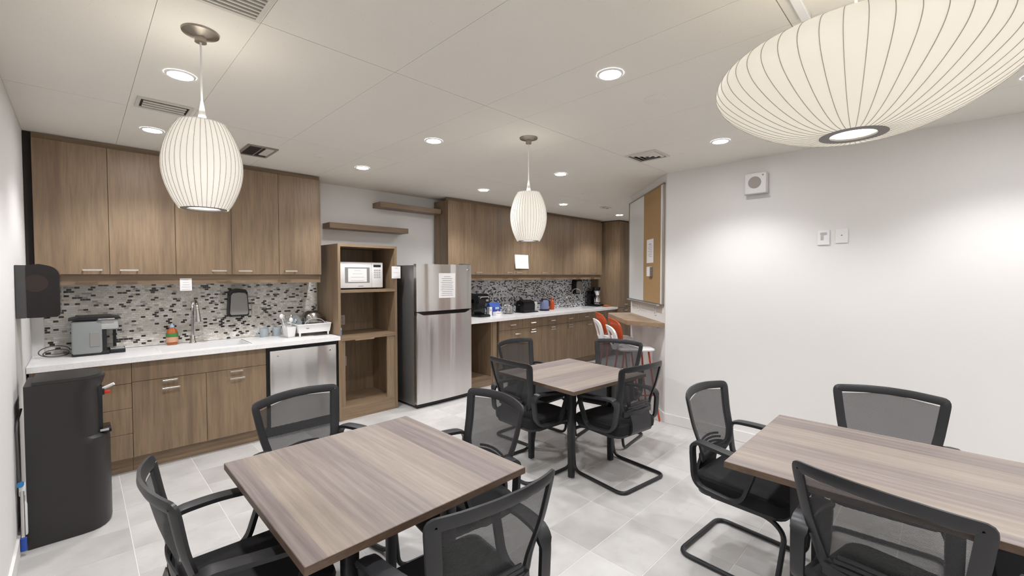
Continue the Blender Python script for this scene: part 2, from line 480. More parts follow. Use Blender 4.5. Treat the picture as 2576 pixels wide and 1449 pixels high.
upper('two-door wood wall cabinet beside the white wall and towel dispenser', D1[0], D1[2], [(D1[0], D1[1]), (D1[1], D1[2])], [.078, .293], G1)
upper('two-door wood wall cabinet hanging behind the nearer barrel pendant', D1[2], D1[4], [(D1[2], D1[3]), (D1[3], D1[4])], [.91, 1.12], G1)
upper('single-door wood wall cabinet beside the floating shelves over the dish rack', D1[4], D1[5], [(D1[4], D1[5])], [1.527], G1)
solo('filler_strip', MB().box(XL + .002, D1[0] - .001, 4.75, 4.77, 1.475, CEIL - .002), M['ventd'], 'dark vertical filler strip between white wall and wall cabinet', 'filler', ((XL + D1[0]) / 2, 4.76, 1.475))
D2 = [3.51, 3.92, 4.33, 4.74, 5.15, 5.555, 5.96, 6.37, 6.78, 7.19]
upper('two-door wood wall cabinet above the fridge corner', D2[0], D2[2], [(D2[0], D2[1]), (D2[1], D2[2])], [3.82, 4.03], G2)
upper('two-door wood wall cabinet with the white notice on its door', D2[2], D2[4], [(D2[2], D2[3]), (D2[3], D2[4])], [4.65, 4.86], G2)
upper('two-door wood wall cabinet above the orange bottle, third from the fridge', D2[4], D2[6], [(D2[4], D2[5]), (D2[5], D2[6])], [5.45, 5.68], G2)
upper('two-door wood wall cabinet above the far faucet, fourth from the fridge', D2[6], D2[8], [(D2[6], D2[7]), (D2[7], D2[8])], [6.28, 6.50], G2)
upper('single-door wood wall cabinet beside the tall far cabinet', D2[8], D2[9], [(D2[8], D2[9])], [6.90], G2)

YF = 4.47; BT = .872
def open_body(x0, x1, z0, z1):
    m = MB(); y0, y1 = YF + .021, YK - .02
    m.box(x0, x0 + .018, y0, y1, z0, z1); m.box(x1 - .018, x1, y0, y1, z0, z1); m.box(x0 + .018, x1 - .018, y1 - .018, y1, z0, z1)
    m.box(x0 + .018, x1 - .018, y0, y1 - .018, z0, z0 + .018); m.box(x0 + .018, x1 - .018, y0, y0 + .016, z0 + .018, z1); return m
def base_body(root, x0, x1, toe=.12, hollow=False):
    if hollow:
        part('body', open_body(x0 + .001, x1 - .001, toe - .01, BT), M['wood_v'], root)
        part('toe_kick', MB().box(x0 + .001, x1 - .001, YF + .055, YF + .075, .001, toe - .01), M['wood_x'], root); return
    part('body', MB().box(x0 + .001, x1 - .001, YF + .021, YK - .02, toe - .01, BT), M['wood_v'], root)
    part('toe_kick', MB().box(x0 + .001, x1 - .001, YF + .055, YF + .075, .001, toe - .01), M['wood_x'], root)
root = thing('drawer_cabinet', 'narrow wood base cabinet with four drawers beside the water cooler', 'cabinet', (0, 4.7, 0))
base_body(root, XL + .012, .276)
for a, b in ((.708, .868), (.514, .705), (.314, .511), (.122, .311)):
    part('drawer', MB().box(-.15, .2745, YF, YF + .019, a, b, .001, 1), M['wood_v'], root)
part('filler', MB().box(XL + .012, -.152, YF, YF + .019, .122, .868), M['wood_v'], root)
root = thing('sink_cabinet', 'two-door wood base cabinet under the sink', 'cabinet', (.75, 4.7, 0))
base_body(root, .276, 1.222, hollow=True)
part('top_panel', MB().box(.2775, 1.2205, YF, YF + .019, .715, .868, .001, 1), M['wood_v'], root)
for a, b, hx in ((.2775, .7555, .515), (.7585, 1.2205, .982)):
    d = part('door', MB().box(a, b, YF, YF + .019, .122, .712, .001, 1), M['wood_v'], root)
    add_handle(d, hx, .632, YF, .118); add_handle(d, hx - .005, .696, YF, .1)

# dishwasher
root = thing('dishwasher', 'stainless steel dishwasher with plain door under the white counter', 'dishwasher', (1.56, 4.75, 0))
part('body', MB().box(1.228, 1.9, YF + .02, YK - .02, .1, .868), M['black'], root)
part('door', MB().box(1.25, 1.872, YF - .02, YF + .019, .115, .835, .004), M['steel'], root)
for xx, zz in ((1.315, .785), (1.805, .785)):
    part('handle_mount', MB().cyl((xx, YF - .02, zz), (xx, YF - .034, zz), .009, .006, 12), M['chrome'], root)
part('kick_plate', MB().box(1.24, 1.885, YF + .06, YF + .08, .001, .1), M['black'], root)

# worktop with a cut-out for the sink
def worktop(name, label, x0, x1, z0, z1, hole, loc, seam=None):
    mb = MB(); y0, y1 = 4.425, YK - .012
    hx0, hx1, hy0, hy1 = hole
    mb.box(x0, hx0, y0, y1, z0, z1); mb.box(hx1, x1, y0, y1, z0, z1)
    mb.box(hx0, hx1, y0, hy0, z0, z1); mb.box(hx0, hx1, hy1, y1, z0, z1)
    bmesh.ops.remove_doubles(mb.bm, verts=mb.bm.verts, dist=1e-5)
    return solo(name, mb, M['counter'], label, 'counter', loc)
worktop('worktop', 'white marbled worktop holding the sink and dish rack', XL + .003, 1.908, BT + .002, .915, (.46, 1.13, 4.55, 4.93), (.82, 4.73, .874))
def basin(name, label, x0, x1, y0, y1, zt, depth, mat, rim=.0):
    r = thing(name, label, 'sink', ((x0 + x1) / 2, (y0 + y1) / 2, zt - depth))
    t = .012; mb = MB()
    mb.box(x0 - t, x0, y0 - t, y1 + t, zt - depth, zt); mb.box(x1, x1 + t, y0 - t, y1 + t, zt - depth, zt)
    mb.box(x0, x1, y0 - t, y0, zt - depth, zt); mb.box(x0, x1, y1, y1 + t, zt - depth, zt)
    mb.box(x0 - t, x1 + t, y0 - t, y1 + t, zt - depth - t, zt - depth)
    part('basin', mb, mat, r)
    part('drain', MB().cyl(((x0 + x1) / 2, (y0 + y1) / 2, zt - depth), ((x0 + x1) / 2, (y0 + y1) / 2, zt - depth + .004), .045, .04), M['chrome'], r)
basin('sink', 'white undermount sink in the worktop behind the faucet', .475, 1.115, 4.565, 4.915, .912, .17, M['white'])

# ------------------------------------------------------------------ open shelf tower, floating shelves
root = thing('shelf_tower', 'open wood shelving tower holding the microwave beside the fridge', 'shelf unit', (2.26, 4.77, 0))
X0, X1, SF, SB = 1.916, 2.606, 4.49, YK - .003
for a in (X0, X1 - .028): part('side_panel', MB().box(a, a + .028, SF, SB, .001, 1.88), M['wood_v'], root)
part('top_panel', MB().box(X0 + .028, X1 - .028, SF, SB, 1.853, 1.88), M['wood_x'], root)
part('back_panel', MB().box(X0 + .028, X1 - .028, SB - .02, SB, .13, 1.853), M['wood_v'], root)
part('shelf', MB().box(X0 + .028, X1 - .028, SF + .003, SB - .02, 1.362, 1.392), M['wood_x'], root)
sh = part('shelf', MB().box(X0 + .028, X1 - .028, SF + .003, SB - .02, .852, .892), M['wood_x'], root)
part('edge_strip', MB().box(2.1, 2.32, SF + .0005, SF + .0025, .842, .862), M['wood_bar'], sh)
part('floor_panel', MB().box(X0 + .028, X1 - .028, SF + .004, SB - .02, .13, .15), M['wood_x'], root)
part('plinth', MB().box(X0 + .028, X1 - .028, SF + .004, SF + .024, .001, .13), M['wood_x'], root)
part('stile', MB().box(X0 + .028, X0 + .075, SF + .012, SF + .03, .15, .852), M['wood_v'], root)
part('stile', MB().box(X1 - .125, X1 - .028, SF + .012, SF + .03, .15, .852), M['wood_v'], root)
solo('floating_shelf', MB().box(1.985, 2.985, 4.85, YK - .001, 2.078, 2.14, .002, 1), M['wood_x'], 'floating wood shelf above the shelving tower, the lower of two', 'shelf', (2.48, 4.95, 2.078), 'floating shelves on the white wall')
solo('floating_shelf', MB().box(2.60, 3.49, 4.85, YK - .001, 2.378, 2.44, .002, 1), M['wood_x'], 'floating wood shelf near the ceiling above the fridge, the higher of two', 'shelf', (3.05, 4.95, 2.378), 'floating shelves on the white wall')
def plate(name, label, cat, x, z, y, mat, wd=.07, hg=.115, sockets=True):
    r = thing(name, label, cat, (x, y, z - hg / 2))
    part('cover_plate', MB().box(x - wd / 2, x + wd / 2, y - .006, y, z - hg / 2, z + hg / 2, .002, 1), mat, r)
    if sockets:
        for dz in (-.024, .024): part('socket', MB().box(x - .014, x + .014, y - .008, y - .0055, z + dz - .014, z + dz + .014, .001, 1), M['grey_light'], r)
plate('power_outlet', 'beige power outlet on the mosaic beside the soap dispenser', 'outlet', 1.29, 1.19, YK - .0125, M['beige'], .075, .11)
plate('power_outlet', 'pale outlet inside the middle bay of the shelving tower', 'outlet', 2.185, 1.02, SB - .0205, M['beige'], .075, .115)
plate('power_outlet', 'pale outlet inside the bottom bay of the shelving tower', 'outlet', 2.2, .53, SB - .0205, M['beige'], .075, .115)
r = thing('small_bottle', 'tiny blue and white bottle on the middle shelf of the tower', 'bottle', (1.965, 4.55, .892))
part('body', MB().lathe([(.012, .8925), (.013, .90), (.013, .955), (.008, .965)], (1.965, 4.55), 14), M['blue_valve'], r)
part('cap', MB().lathe([(.009, .965), (.009, .985)], (1.965, 4.55), 14), M['white'], r)

# ------------------------------------------------------------------ paper notices
def lines(mb, x0, x1, z0, z1, y, n, hd=True):
    h = (z1 - z0)
    for i in range(n):
        zc = z1 - h * (.14 + .76 * i / max(n - 1, 1)); wd = (x1 - x0) * random.uniform(.5, .76)
        if i == 0 and hd: wd *= .6
        mb.box((x0 + x1) / 2 - wd / 2, (x0 + x1) / 2 + wd / 2, y - .0008, y - .0002, zc - h * .007, zc + h * .007)
def notice(label, x0, x1, z0, z1, y, n, curl=0):
    r = thing('paper_notice', label, 'notice', ((x0 + x1) / 2, y, z0), group='paper notices')
    if curl:
        mb = MB(); rows = []
        for k in range(7):
            t = k / 6; rows.append([(x0, y - curl * (1 - t) ** 2, z0 + (z1 - z0) * t), (x1, y - curl * .6 * (1 - t) ** 2, z0 + (z1 - z0) * t), (x1, y + .0008 - curl * .6 * (1 - t) ** 2, z0 + (z1 - z0) * t), (x0, y + .0008 - curl * (1 - t) ** 2, z0 + (z1 - z0) * t)])
        mb.loft(rows); part('sheet', mb, M['paper'], r)
    else: part('sheet', MB().box(x0, x1, y, y + .0012, z0, z1), M['paper'], r)
    if n:
        mb = MB(); lines(mb, x0, x1, z0, z1, y, n); part('print', mb, M['print'], r)
notice('small white notice hanging from the cabinet rail above the sink', .628, .713, 1.412, 1.522, 4.752, 5)
notice('small white notice on the edge of the shelving tower', 2.535, 2.648, 1.512, 1.65, 4.482, 3)
notice('tall white notice with printed paragraphs on the freezer door', 3.022, 3.264, 1.277, 1.572, 4.2502, 11)
notice('blank white sheet curling off a wall cabinet door', 4.78, 5.085, 1.65, 1.868, 4.7185, 0, curl=.02)

# ------------------------------------------------------------------ microwave
root = thing('microwave', 'white microwave oven in the top bay of the shelving tower', 'microwave', (2.226, 4.78, 1.392))
mx0, mx1, my, mz0, mz1 = 1.966, 2.487, 4.6, 1.405, 1.695
part('body', MB().box(mx0, mx1, my + .012, 4.98, mz0, mz1, .006), M['white'], root)
d = part('door', MB().box(mx0, 2.352, my, my + .012, mz0 + .004, mz1 - .003, .004), M['white'], root)
part('window', MB().box(2.04, 2.325, my - .002, my, 1.465, 1.635, .001, 1), M['grey_panel'], d)
part('brand_strip', MB().box(2.19, 2.25, my - .0012, my, 1.424, 1.43), M['print'], d)
p = part('control_panel', MB().box(2.354, mx1, my, my + .012, mz0 + .004, mz1 - .003, .004), M['white'], root)
part('display', MB().box(2.372, 2.462, my - .0012, my, 1.64, 1.668), M['print_dark'], p)
for r_ in range(4):
    for c_ in range(3): part('button', MB().box(2.378 + c_ * .028, 2.4 + c_ * .028, my - .0015, my, 1.596 - r_ * .026, 1.612 - r_ * .026), M['grey_light'], p)
for xx in (2.0, 2.45): part('foot', MB().box(xx - .015, xx + .015, 4.64, 4.67, 1.3925, mz0), M['black'], root)
notice('white notice taped on the microwave window', 2.075, 2.29, 1.475, 1.622, 4.5968, 4)

# ------------------------------------------------------------------ fridge
root = thing('fridge', 'stainless steel top-freezer fridge with dark grey side', 'fridge', (3.125, 4.62, 0))
fx0, fx1, ff = 2.722, 3.53, 4.26
part('body', MB().box(fx0 + .004, fx1 - .004, ff + .062, 4.98, .03, 1.665, .004), M['fridge_shell'], root)
part('door_gasket', MB().box(fx0 + .012, fx1 - .012, ff + .057, ff + .063, .06, 1.67), M['black'], root)
def fdoor(z0, z1):
    mb = MB(); n = 10; pr = []
    for k in range(n + 1):
        t = k / n; xx = fx0 + (fx1 - fx0) * t; pr.append((xx, ff - .012 * (1 - (2 * t - 1) ** 2) + .004))
    pr = [(fx0, ff + .058)] + [(fx0, ff + .016)] + pr[0:1] + pr[1:-1] + pr[-1:] + [(fx1, ff + .016), (fx1, ff + .058)]
    mb.prism(pr, 'z', z0, z1); return mb
part('freezer_door', fdoor(1.128, 1.678), M['steel'], root)
ld = fdoor(.055, 1.082)
d = part('fridge_door', ld, M['steel'], root)
part('handle_recess', MB().box(fx0 + .006, fx1 - .006, ff + .035, ff + .061, 1.07, 1.135), M['gloss_black'], root)
pts = [(fx0 + .004, 1.082), (fx0 + .004, 1.118), (fx0 + .03, 1.11), (fx0 + .075, 1.09), (fx0 + .1, 1.082)]
part('door_lip', MB().prism(pts, 'y', ff + .002, ff + .034), M['steel'], d)
part('door_lip', MB().prism([(fx0 + fx1 - u, v) for u, v in pts], 'y', ff + .002, ff + .034), M['steel'], d)
part('badge', MB().cyl((3.475, ff + .003, 1.61), (3.475, ff + .0005 - .006, 1.61), .012, n=16), M['handle'], root)
part('hinge_cap', MB().box(3.4, 3.52, ff + .01, ff + .1, 1.665, 1.69, .004), M['fridge_side'], root)
part('base_grille', MB().box(fx0 + .01, fx1 - .01, ff + .03, ff + .07, .012, .055), M['black'], root)
for xx in (fx0 + .05, fx1 - .05): part('foot', MB().cyl((xx, ff + .09, .0005), (xx, ff + .09, .03), .02), M['black'], root)

# ------------------------------------------------------------------ far counter run
root = thing('open_niche_cabinet', 'open wood niche under the far counter beside the fridge', 'cabinet', (3.85, 4.75, 0))
part('side_panel', MB().box(4.075, 4.1, YF + .02, YK - .02, .001, .898), M['wood_v'], root)
part('side_panel', MB().box(3.56, 3.585, YF + .02, YK - .02, .001, .898), M['wood_v'], root)
part('back_panel', MB().box(3.585, 4.075, YK - .035, YK - .02, .1, .898), M['wood_v'], root)
part('floor_panel', MB().box(3.585, 4.075, YF + .02, YK - .035, .1, .125), M['wood_x'], root)
part('plinth', MB().box(3.585, 4.075, YF + .022, YF + .04, .001, .1), M['wood_x'], root)
part('stile', MB().box(4.1, 4.175, YF + .012, YF + .03, .001, .898), M['wood_v'], root)
B2 = [4.215, 4.69, 5.13, 5.615, 6.075, 6.54, 7.0]
dh = [4.466, 4.907, 5.382, 5.85, 6.30, 6.75]; hh = [4.566, 4.907, 5.382, 5.842, 6.396, 6.607]
labs = ['wood base cabinet with paired drawers and doors nearest the open niche', 'wood base cabinet with paired drawers and doors below the kettle', 'wood base cabinet with paired drawers and doors behind the orange stools']
for u in range(3):
    a, b = B2[2 * u], B2[2 * u + 2]
    root = thing('base_cabinet', labs[u], 'cabinet', ((a + b) / 2, 4.7, 0), group='base cabinets of the far counter')
    bb = b if u < 2 else 7.285
    part('body', open_body(a + .001, bb - .001, .11, .898), M['wood_v'], root)
    part('toe_kick', MB().box(a + .001, bb - .001, YF + .055, YF + .075, .001, .11), M['wood_x'], root)
    for q in (2 * u, 2 * u + 1):
        x0, x1 = B2[q] + .0015, B2[q + 1] - .0015
        d = part('drawer', MB().box(x0, x1, YF, YF + .019, .752, .892, .001, 1), M['wood_v'], root); add_handle(d, dh[q], .82, YF)
        d = part('door', MB().box(x0, x1, YF, YF + .019, .115, .748, .001, 1), M['wood_v'], root); add_handle(d, hh[q], .68, YF)
        if q in (1, 2, 3): add_handle(d, hh[q], .715, YF, .1)
    if u == 2: part('filler', MB().box(7.0015, 7.283, YF, YF + .019, .115, .892), M['wood_v'], root)
worktop('worktop', 'white marbled worktop of the far coffee counter', 3.555, 7.292, .9, .94, (6.28, 6.78, 4.56, 4.9), (5.4, 4.73, .9))
basin('sink', 'white undermount sink in the far coffee counter', 6.295, 6.765, 4.575, 4.885, .937, .16, M['white'])
root = thing('tall_cabinet', 'tall wood pantry cabinet at the far end of the counter', 'cabinet', (7.7, 4.75, 0))
part('body', MB().box(7.3, XE - .005, 4.42, YK - .003, .1, 2.585), M['wood_v'], root)
part('plinth', MB().box(7.31, XE - .005, 4.46, YK - .003, .001, .1), M['wood_x'], root)
d = part('door', MB().box(7.305, 7.9, 4.4, 4.419, .93, 2.58, .001, 1), M['wood_v'], root); add_handle(d, 7.5, .985, 4.4)
d = part('door', MB().box(7.305, 7.9, 4.4, 4.419, .11, .925, .001, 1), M['wood_v'], root); add_handle(d, 7.5, .87, 4.4)

# ------------------------------------------------------------------ things on the near counter
ZC = .9155
root = thing('coffee_maker', 'grey and black pod coffee maker with smoky tank on the near counter', 'coffee maker', (.08, 4.84, ZC))
part('base', MB().box(-.05, .165, 4.745, 4.98, ZC, ZC + .03, .006), M['black'], root)
t = part('water_tank', MB().box(-.05, .125, 4.742, 4.80, ZC + .012, 1.19, .014, 3), M['tank'], root)
part('tank_grip', MB().box(.052, .108, 4.738, 4.744, .985, 1.1, .002, 1), M['grey_panel'], t)
part('body', MB().box(-.045, .12, 4.802, 4.98, ZC + .03, 1.19, .008), M['grey_light'], root)
part('back_column', MB().box(.125, .15, 4.75, 4.975, ZC + .03, 1.12), M['black'], root)
part('brew_head', MB().box(.09, .222, 4.746, 4.978, 1.115, 1.195, .01, 2), M['grey_light'], root)
part('spout', MB().box(.16, .226, 4.80, 4.93, 1.105, 1.19, .008), M['grey_panel'], root)
part('front_post', MB().box(.195, .215, 4.95, 4.978, ZC + .03, 1.12), M['black'], root)
lid = MB(); lid.prism([(-.065, 1.197), (.235, 1.197), (.235, 1.208), (.17, 1.222), (.0, 1.222), (-.065, 1.205)], 'y', 4.735, 4.985)
part('lid', lid, M['black'], root)
part('lid_handle', MB().box(.1, .2, 4.728, 4.738, 1.196, 1.206, .003, 1), M['chrome'], root)
tr = part('drip_tray', MB().box(.165, .262, 4.77, 4.96, ZC, ZC + .032, .005), M['black'], root)
part('tray_grate', MB().box(.172, .256, 4.78, 4.95, ZC + .032, ZC + .035), M['grey_light'], tr)
loop = []
for k in range(60):
    t = k / 59; a = t * 4.3 * PI
    rx = .09 - .03 * t; loop.append((-.15 + rx * math.cos(a) + .02 * t, 4.86 + .045 * math.sin(a), ZC + .008 + (.04 - .03 * t) * (1 + math.sin(a))))
solo('coiled_cable', MB().tube(loop + [(-.056, 4.9, ZC + .01)], .0035, 6), M['fridge_side'], 'dark coiled power cable beside the pod coffee maker', 'cable', (-.15, 4.86, ZC))

def bottle(name, label, x, y, z, prof, mats, labels, cap):
    r = thing(name, label, 'bottle', (x, y, z))
    part('body', MB().lathe([(a, z + b) for a, b in prof], (x, y), 20, sy=.7), mats, r)
    for (a, b, c, m) in labels: part('sticker', MB().lathe([(c, z + a), (c, z + b)], (x, y), 20, cap0=False, cap1=False, sy=.7), m, r)
    part('cap', MB().lathe([(q, z + h) for q, h in cap], (x, y), 14), M['cap_blue'], r)
bottle('dish_soap_bottle', 'amber dish soap bottle with pale blue cap behind the sink', .592, 4.972, ZC, [(.036, 0), (.042, .01), (.044, .06), (.045, .1), (.036, .135), (.018, .155), (.015, .16)], M['amber'],
       [(.075, .105, .0462, M['label_green']), (.025, .072, .0458, M['label_salmon'])], [(.018, .158), (.018, .172), (.009, .178), (.008, .195)])
root = thing('faucet', 'chrome gooseneck pull-down faucet behind the near sink', 'faucet', (.745, 4.975, ZC))
part('base', MB().lathe([(.03, ZC), (.03, ZC + .008), (.022, ZC + .02), (.02, ZC + .06), (.016, ZC + .07)], (.745, 4.975), 18), M['chrome'], root)
neck = [(.745, 4.975, ZC + .06), (.745, 4.975, 1.21)] + [(.745 + .012 * (1 - math.cos(math.radians(a))), 4.975 - .055 * (1 - math.cos(math.radians(a))), 1.21 + .105 * math.sin(math.radians(a))) for a in range(15, 166, 15)]
part('spout_tube', MB().tube(neck, .012, 10), M['chrome'], root)
e = neck[-1]; part('spray_head', MB().cyl(e, (.775, 4.86, 1.12), .014, .019, 16), M['chrome'], root)
part('lever', MB().tube([(.765, 4.975, ZC + .05), (.80, 4.965, ZC + .06), (.825, 4.95, ZC + .085)], .007, 8), M['chrome'], root)
def dispenser(label, x0, x1, z0, z1, yb, dep, front, side):
    r = thing('soap_dispenser', label, 'dispenser', ((x0 + x1) / 2, yb, z0))
    xm = (x0 + x1) / 2; hw = (x1 - x0) / 2
    pr = [(x0, z0 + .02), (x0 + .012, z0), (x1 - .012, z0), (x1, z0 + .02), (x1 - .012, z1 - .035), (x1 - .03, z1 - .008), (xm, z1), (x0 + .03, z1 - .008), (x0 + .012, z1 - .035)]
    part('housing', MB().prism(pr, 'y', yb - dep, yb), side, r)
    pf = [(xm + (u - xm) * .88, z0 + .018 + (v - z0) * .8) for u, v in pr]
    part('front_cover', MB().prism(pf, 'y', yb - dep - .01, yb - dep), front, r)
    part('push_bar', MB().box(xm - hw * .7, xm + hw * .7, yb - dep - .012, yb - dep, z0 + .001, z0 + .015, .002, 1), M['black'], r)
dispenser('grey and black soap dispenser on the mosaic above the near sink', 1.03, 1.208, 1.14, 1.415, YK - .0125, .09, M['grey_panel'], M['black'])
def mug(label, x, y, ang):
    r = thing('mug', label, 'mug', (x, y, ZC), group='mugs beside the drying mat')
    part('cup', MB().lathe([(.034, ZC), (.037, ZC + .004), (.043, ZC + .088), (.0435, ZC + .09), (.040, ZC + .09), (.034, ZC + .01)], (x, y), 22, cap1=True), M['mug'], r)
    c, s_ = math.cos(ang), math.sin(ang)
    pts = [(x + c * q, y + s_ * q, ZC + h) for q, h in ((.038, .072), (.06, .074), (.07, .055), (.066, .032), (.037, .022))]
    part('mug_handle', MB().tube(fillet(pts, .012, 3), .005, 8), M['mug'], r)
mug('blue-grey mug nearest the soap dispenser', 1.335, 4.94, math.radians(200))
mug('blue-grey mug nearest the dish rack', 1.455, 4.93, math.radians(20))
r = solo('drinking_glass', MB().lathe([(.022, ZC), (.024, ZC + .004), (.028, ZC + .08), (.0265, ZC + .08), (.022, ZC + .01)], (1.395, 4.955), 18), M['clear'], 'clear drinking glass between the two blue-grey mugs', 'glass', (1.395, 4.955, ZC))
mat_ = MB(); mat_.box(1.47, 1.72, 4.64, 4.94, ZC, ZC + .005, .002, 1)
solo('drying_mat', mat_, M['packet'], 'pale drying mat under the dish rack', 'mat', (1.6, 4.79, ZC))
ZR = ZC + .0055
root = thing('dish_rack', 'white plastic dish rack on short legs near the shelving tower', 'dish rack', (1.74, 4.78, ZR))
def tray(mb, x0, x1, y0, y1, z0, z1, sl, t=.004):
    ro = [[(x0 + sl, y0 + sl, z0), (x1 - sl, y0 + sl, z0), (x1 - sl, y1 - sl, z0), (x0 + sl, y1 - sl, z0)], [(x0, y0, z1), (x1, y0, z1), (x1, y1, z1), (x0, y1, z1)],
          [(x0 + t, y0 + t, z1), (x1 - t, y0 + t, z1), (x1 - t, y1 - t, z1), (x0 + t, y1 - t, z1)], [(x0 + sl + t, y0 + sl + t, z0 + t), (x1 - sl - t, y0 + sl + t, z0 + t), (x1 - sl - t, y1 - sl - t, z0 + t), (x0 + sl + t, y1 - sl - t, z0 + t)]]
    mb.loft(ro); return mb
part('tray', tray(MB(), 1.56, 1.895, 4.62, 4.95, ZR + .035, ZR + .12, .012), M['white'], root)
for xx in (1.585, 1.87):
    for yy in (4.645, 4.925): part('leg', MB().cyl((xx, yy, ZR), (xx, yy, ZR + .04), .007, .012, 10), M['white'], root)
part('rim', MB().tube(fillet([(1.558, 4.618, ZR + .12), (1.897, 4.618, ZR + .12), (1.897, 4.952, ZR + .12), (1.558, 4.952, ZR + .12)], .02, 3, True), .006, 8, True), M['white'], root)
part('cutlery_cup', tray(MB(), 1.47, 1.556, 4.66, 4.82, ZR + .002, ZR + .105, .012), M['white'], root)
part('oval_mark', MB().lathe([(.014, 0), (.014, .001)], (0, 0), 16), M['print'], root, world=False).matrix_local = Matrix.Translation(Vector((1.655, 4.626, ZR + .082)) - ORG[root]) @ Matrix.Rotation(PI / 2, 4, 'X') @ Matrix.Diagonal((1.2, .5, 1, 1))
for k, (dx, dy, h, tx, ty, hd) in enumerate(((.0, .0, .2, -.05, .0, .02), (.02, .03, .19, -.03, .02, .016), (.03, -.02, .16, .0, -.01, .02), (.045, .03, .19, .012, .01, .014), (.05, -.01, .145, .03, -.01, .017))):
    r = thing('utensil', ['white slotted spoon leaning out of the cutlery cup, leftmost', 'steel spoon in the cutlery cup beside the white slotted spoon', 'short white spoon at the front of the cutlery cup', 'tall steel fork in the middle of the cutlery cup', 'steel ladle with round bowl nearest the pot in the cutlery cup'][k], 'utensil', (1.49 + dx, 4.73 + dy, ZR + .01), group='utensils in the cutlery cup')
    a = Vector((1.49 + dx, 4.73 + dy, ZR + .012)); b = a + Vector((tx, ty, h))
    m_ = M['white'] if k in (0, 2) else M['chrome']
    part('shaft', MB().tube([a, a * .5 + b * .5, b], .0035, 6), m_, r)
    mb = MB(); mb.lathe([(.001, -hd * 1.3), (hd * .7, -hd * .9), (hd, 0), (hd * .7, hd * .9), (.001, hd * 1.3)], (0, 0), 12, sy=.35); mb.bm.transform(Matrix.Translation(b)); part('head', mb, m_, r)
def plate_obj(name, label, cat, c, rad, ang, mat, depth, cone=.75):
    r = thing(name, label, cat, c)
    mb = MB(); mb.lathe([(rad * cone, 0), (rad * (cone + .06), depth * .3), (rad, depth), (rad * .97, depth), (rad * (cone + .03), depth * .35), (rad * cone * .95, depth * .08)], (0, 0), 28)
    mb.bm.transform(Matrix.Rotation(ang[1], 4, 'Z') @ Matrix.Rotation(ang[0], 4, 'X'))
    part('bowl', mb, mat, r, world=False); return r
plate_obj('plate', 'blue-grey plate standing in the dish rack behind the steel pot', 'plate', (1.635, 4.85, ZR + .125), .08, (math.radians(96), math.radians(-72)), M['mug'], .015)
pot = thing('cooking_pot', 'dark steel pot upside down in the dish rack', 'pot', (1.778, 4.83, ZR + .06))
part('bowl', MB().lathe([(.108, 0), (.11, .004), (.111, .08), (.106, .135), (.086, .168), (.05, .186), (.002, .19)], (0, 0), 30, cap1=False), steel('pot_steel', 'a5a19c', .22), pot, world=False)
part('band', MB().lathe([(.1118, .07), (.1118, .08)], (0, 0), 30, cap0=False, cap1=False), M['chrome'], pot, world=False)
pan = thing('colander_bowl', 'polished steel bowl leaning in front of the pot in the dish rack', 'bowl', (1.745, 4.672, ZR + .045))
part('bowl', MB().lathe([(.055, 0), (.085, .02), (.1, .06), (.102, .062), (.098, .06), (.083, .023), (.052, .004)], (0, 0), 26, sy=.4), M['steel'], pan, world=False)
arcp = [(.105 * math.cos(math.radians(a)), .0, .06 + .07 * math.sin(math.radians(a))) for a in range(0, 181, 15)]
part('bail_handle', MB().tube(arcp, .004, 6), M['grey_light'], pan, world=False)

# ------------------------------------------------------------------ things on the far counter
ZF = .9405
root = thing('pod_brewer', 'black pod coffee brewer beside the fridge', 'coffee maker', (4.21, 4.82, ZF))
bx0, bx1 = 4.06, 4.275
part('base', MB().box(bx0, bx1, 4.74, 4.98, ZF, ZF + .035, .008), M['gloss_black'], root)
part('column', MB().box(bx0, bx1, 4.84, 4.98, ZF + .035, ZF + .26, .008), M['gloss_black'], root)
hd = MB(); hd.prism([(4.735, ZF + .2), (4.98, ZF + .2), (4.98, ZF + .28), (4.96, ZF + .315), (4.91, ZF + .335), (4.83, ZF + .34), (4.775, ZF + .325), (4.745, ZF + .295), (4.735, ZF + .26)], 'x', bx0, bx1)
part('brew_head', hd, M['gloss_black'], root)
part('lift_handle', MB().tube(fillet([(bx0 + .03, 4.745, ZF + .27), (bx0 + .03, 4.72, ZF + .295), (bx1 - .03, 4.72, ZF + .295), (bx1 - .03, 4.745, ZF + .27)], .02, 4), .007, 8), M['chrome'], root)
part('drip_tray', MB().box(bx0 + .02, bx1 - .02, 4.70, 4.75, ZF, ZF + .03, .004), M['black'], root)
part('display', MB().box(4.2, 4.25, 4.7335, 4.736, ZF + .225, ZF + .255), M['grey_panel'], root)
r = thing('snack_bag', 'blue printed paper bag standing beside the black pod brewer', 'bag', (4.55, 4.9, ZF))
part('bag', MB().loft([[(4.40, 4.86, ZF), (4.60, 4.86, ZF), (4.60, 4.96, ZF), (4.40, 4.96, ZF)], [(4.395, 4.855, ZF + .12), (4.605, 4.855, ZF + .12), (4.60, 4.955, ZF + .12), (4.40, 4.955, ZF + .12)], [(4.40, 4.9, ZF + .19), (4.60, 4.9, ZF + .19), (4.60, 4.915, ZF + .19), (4.40, 4.915, ZF + .19)]]), M['blue'], r)
pr = part('print_panel', MB().box(4.49, 4.57, 4.852, 4.8545, ZF + .085, ZF + .12), M['cap_blue'], r)
part('emblem', MB().cyl((4.545, 4.8545, ZF + .045), (4.545, 4.852, ZF + .045), .022, n=16), M['label_salmon'], r)
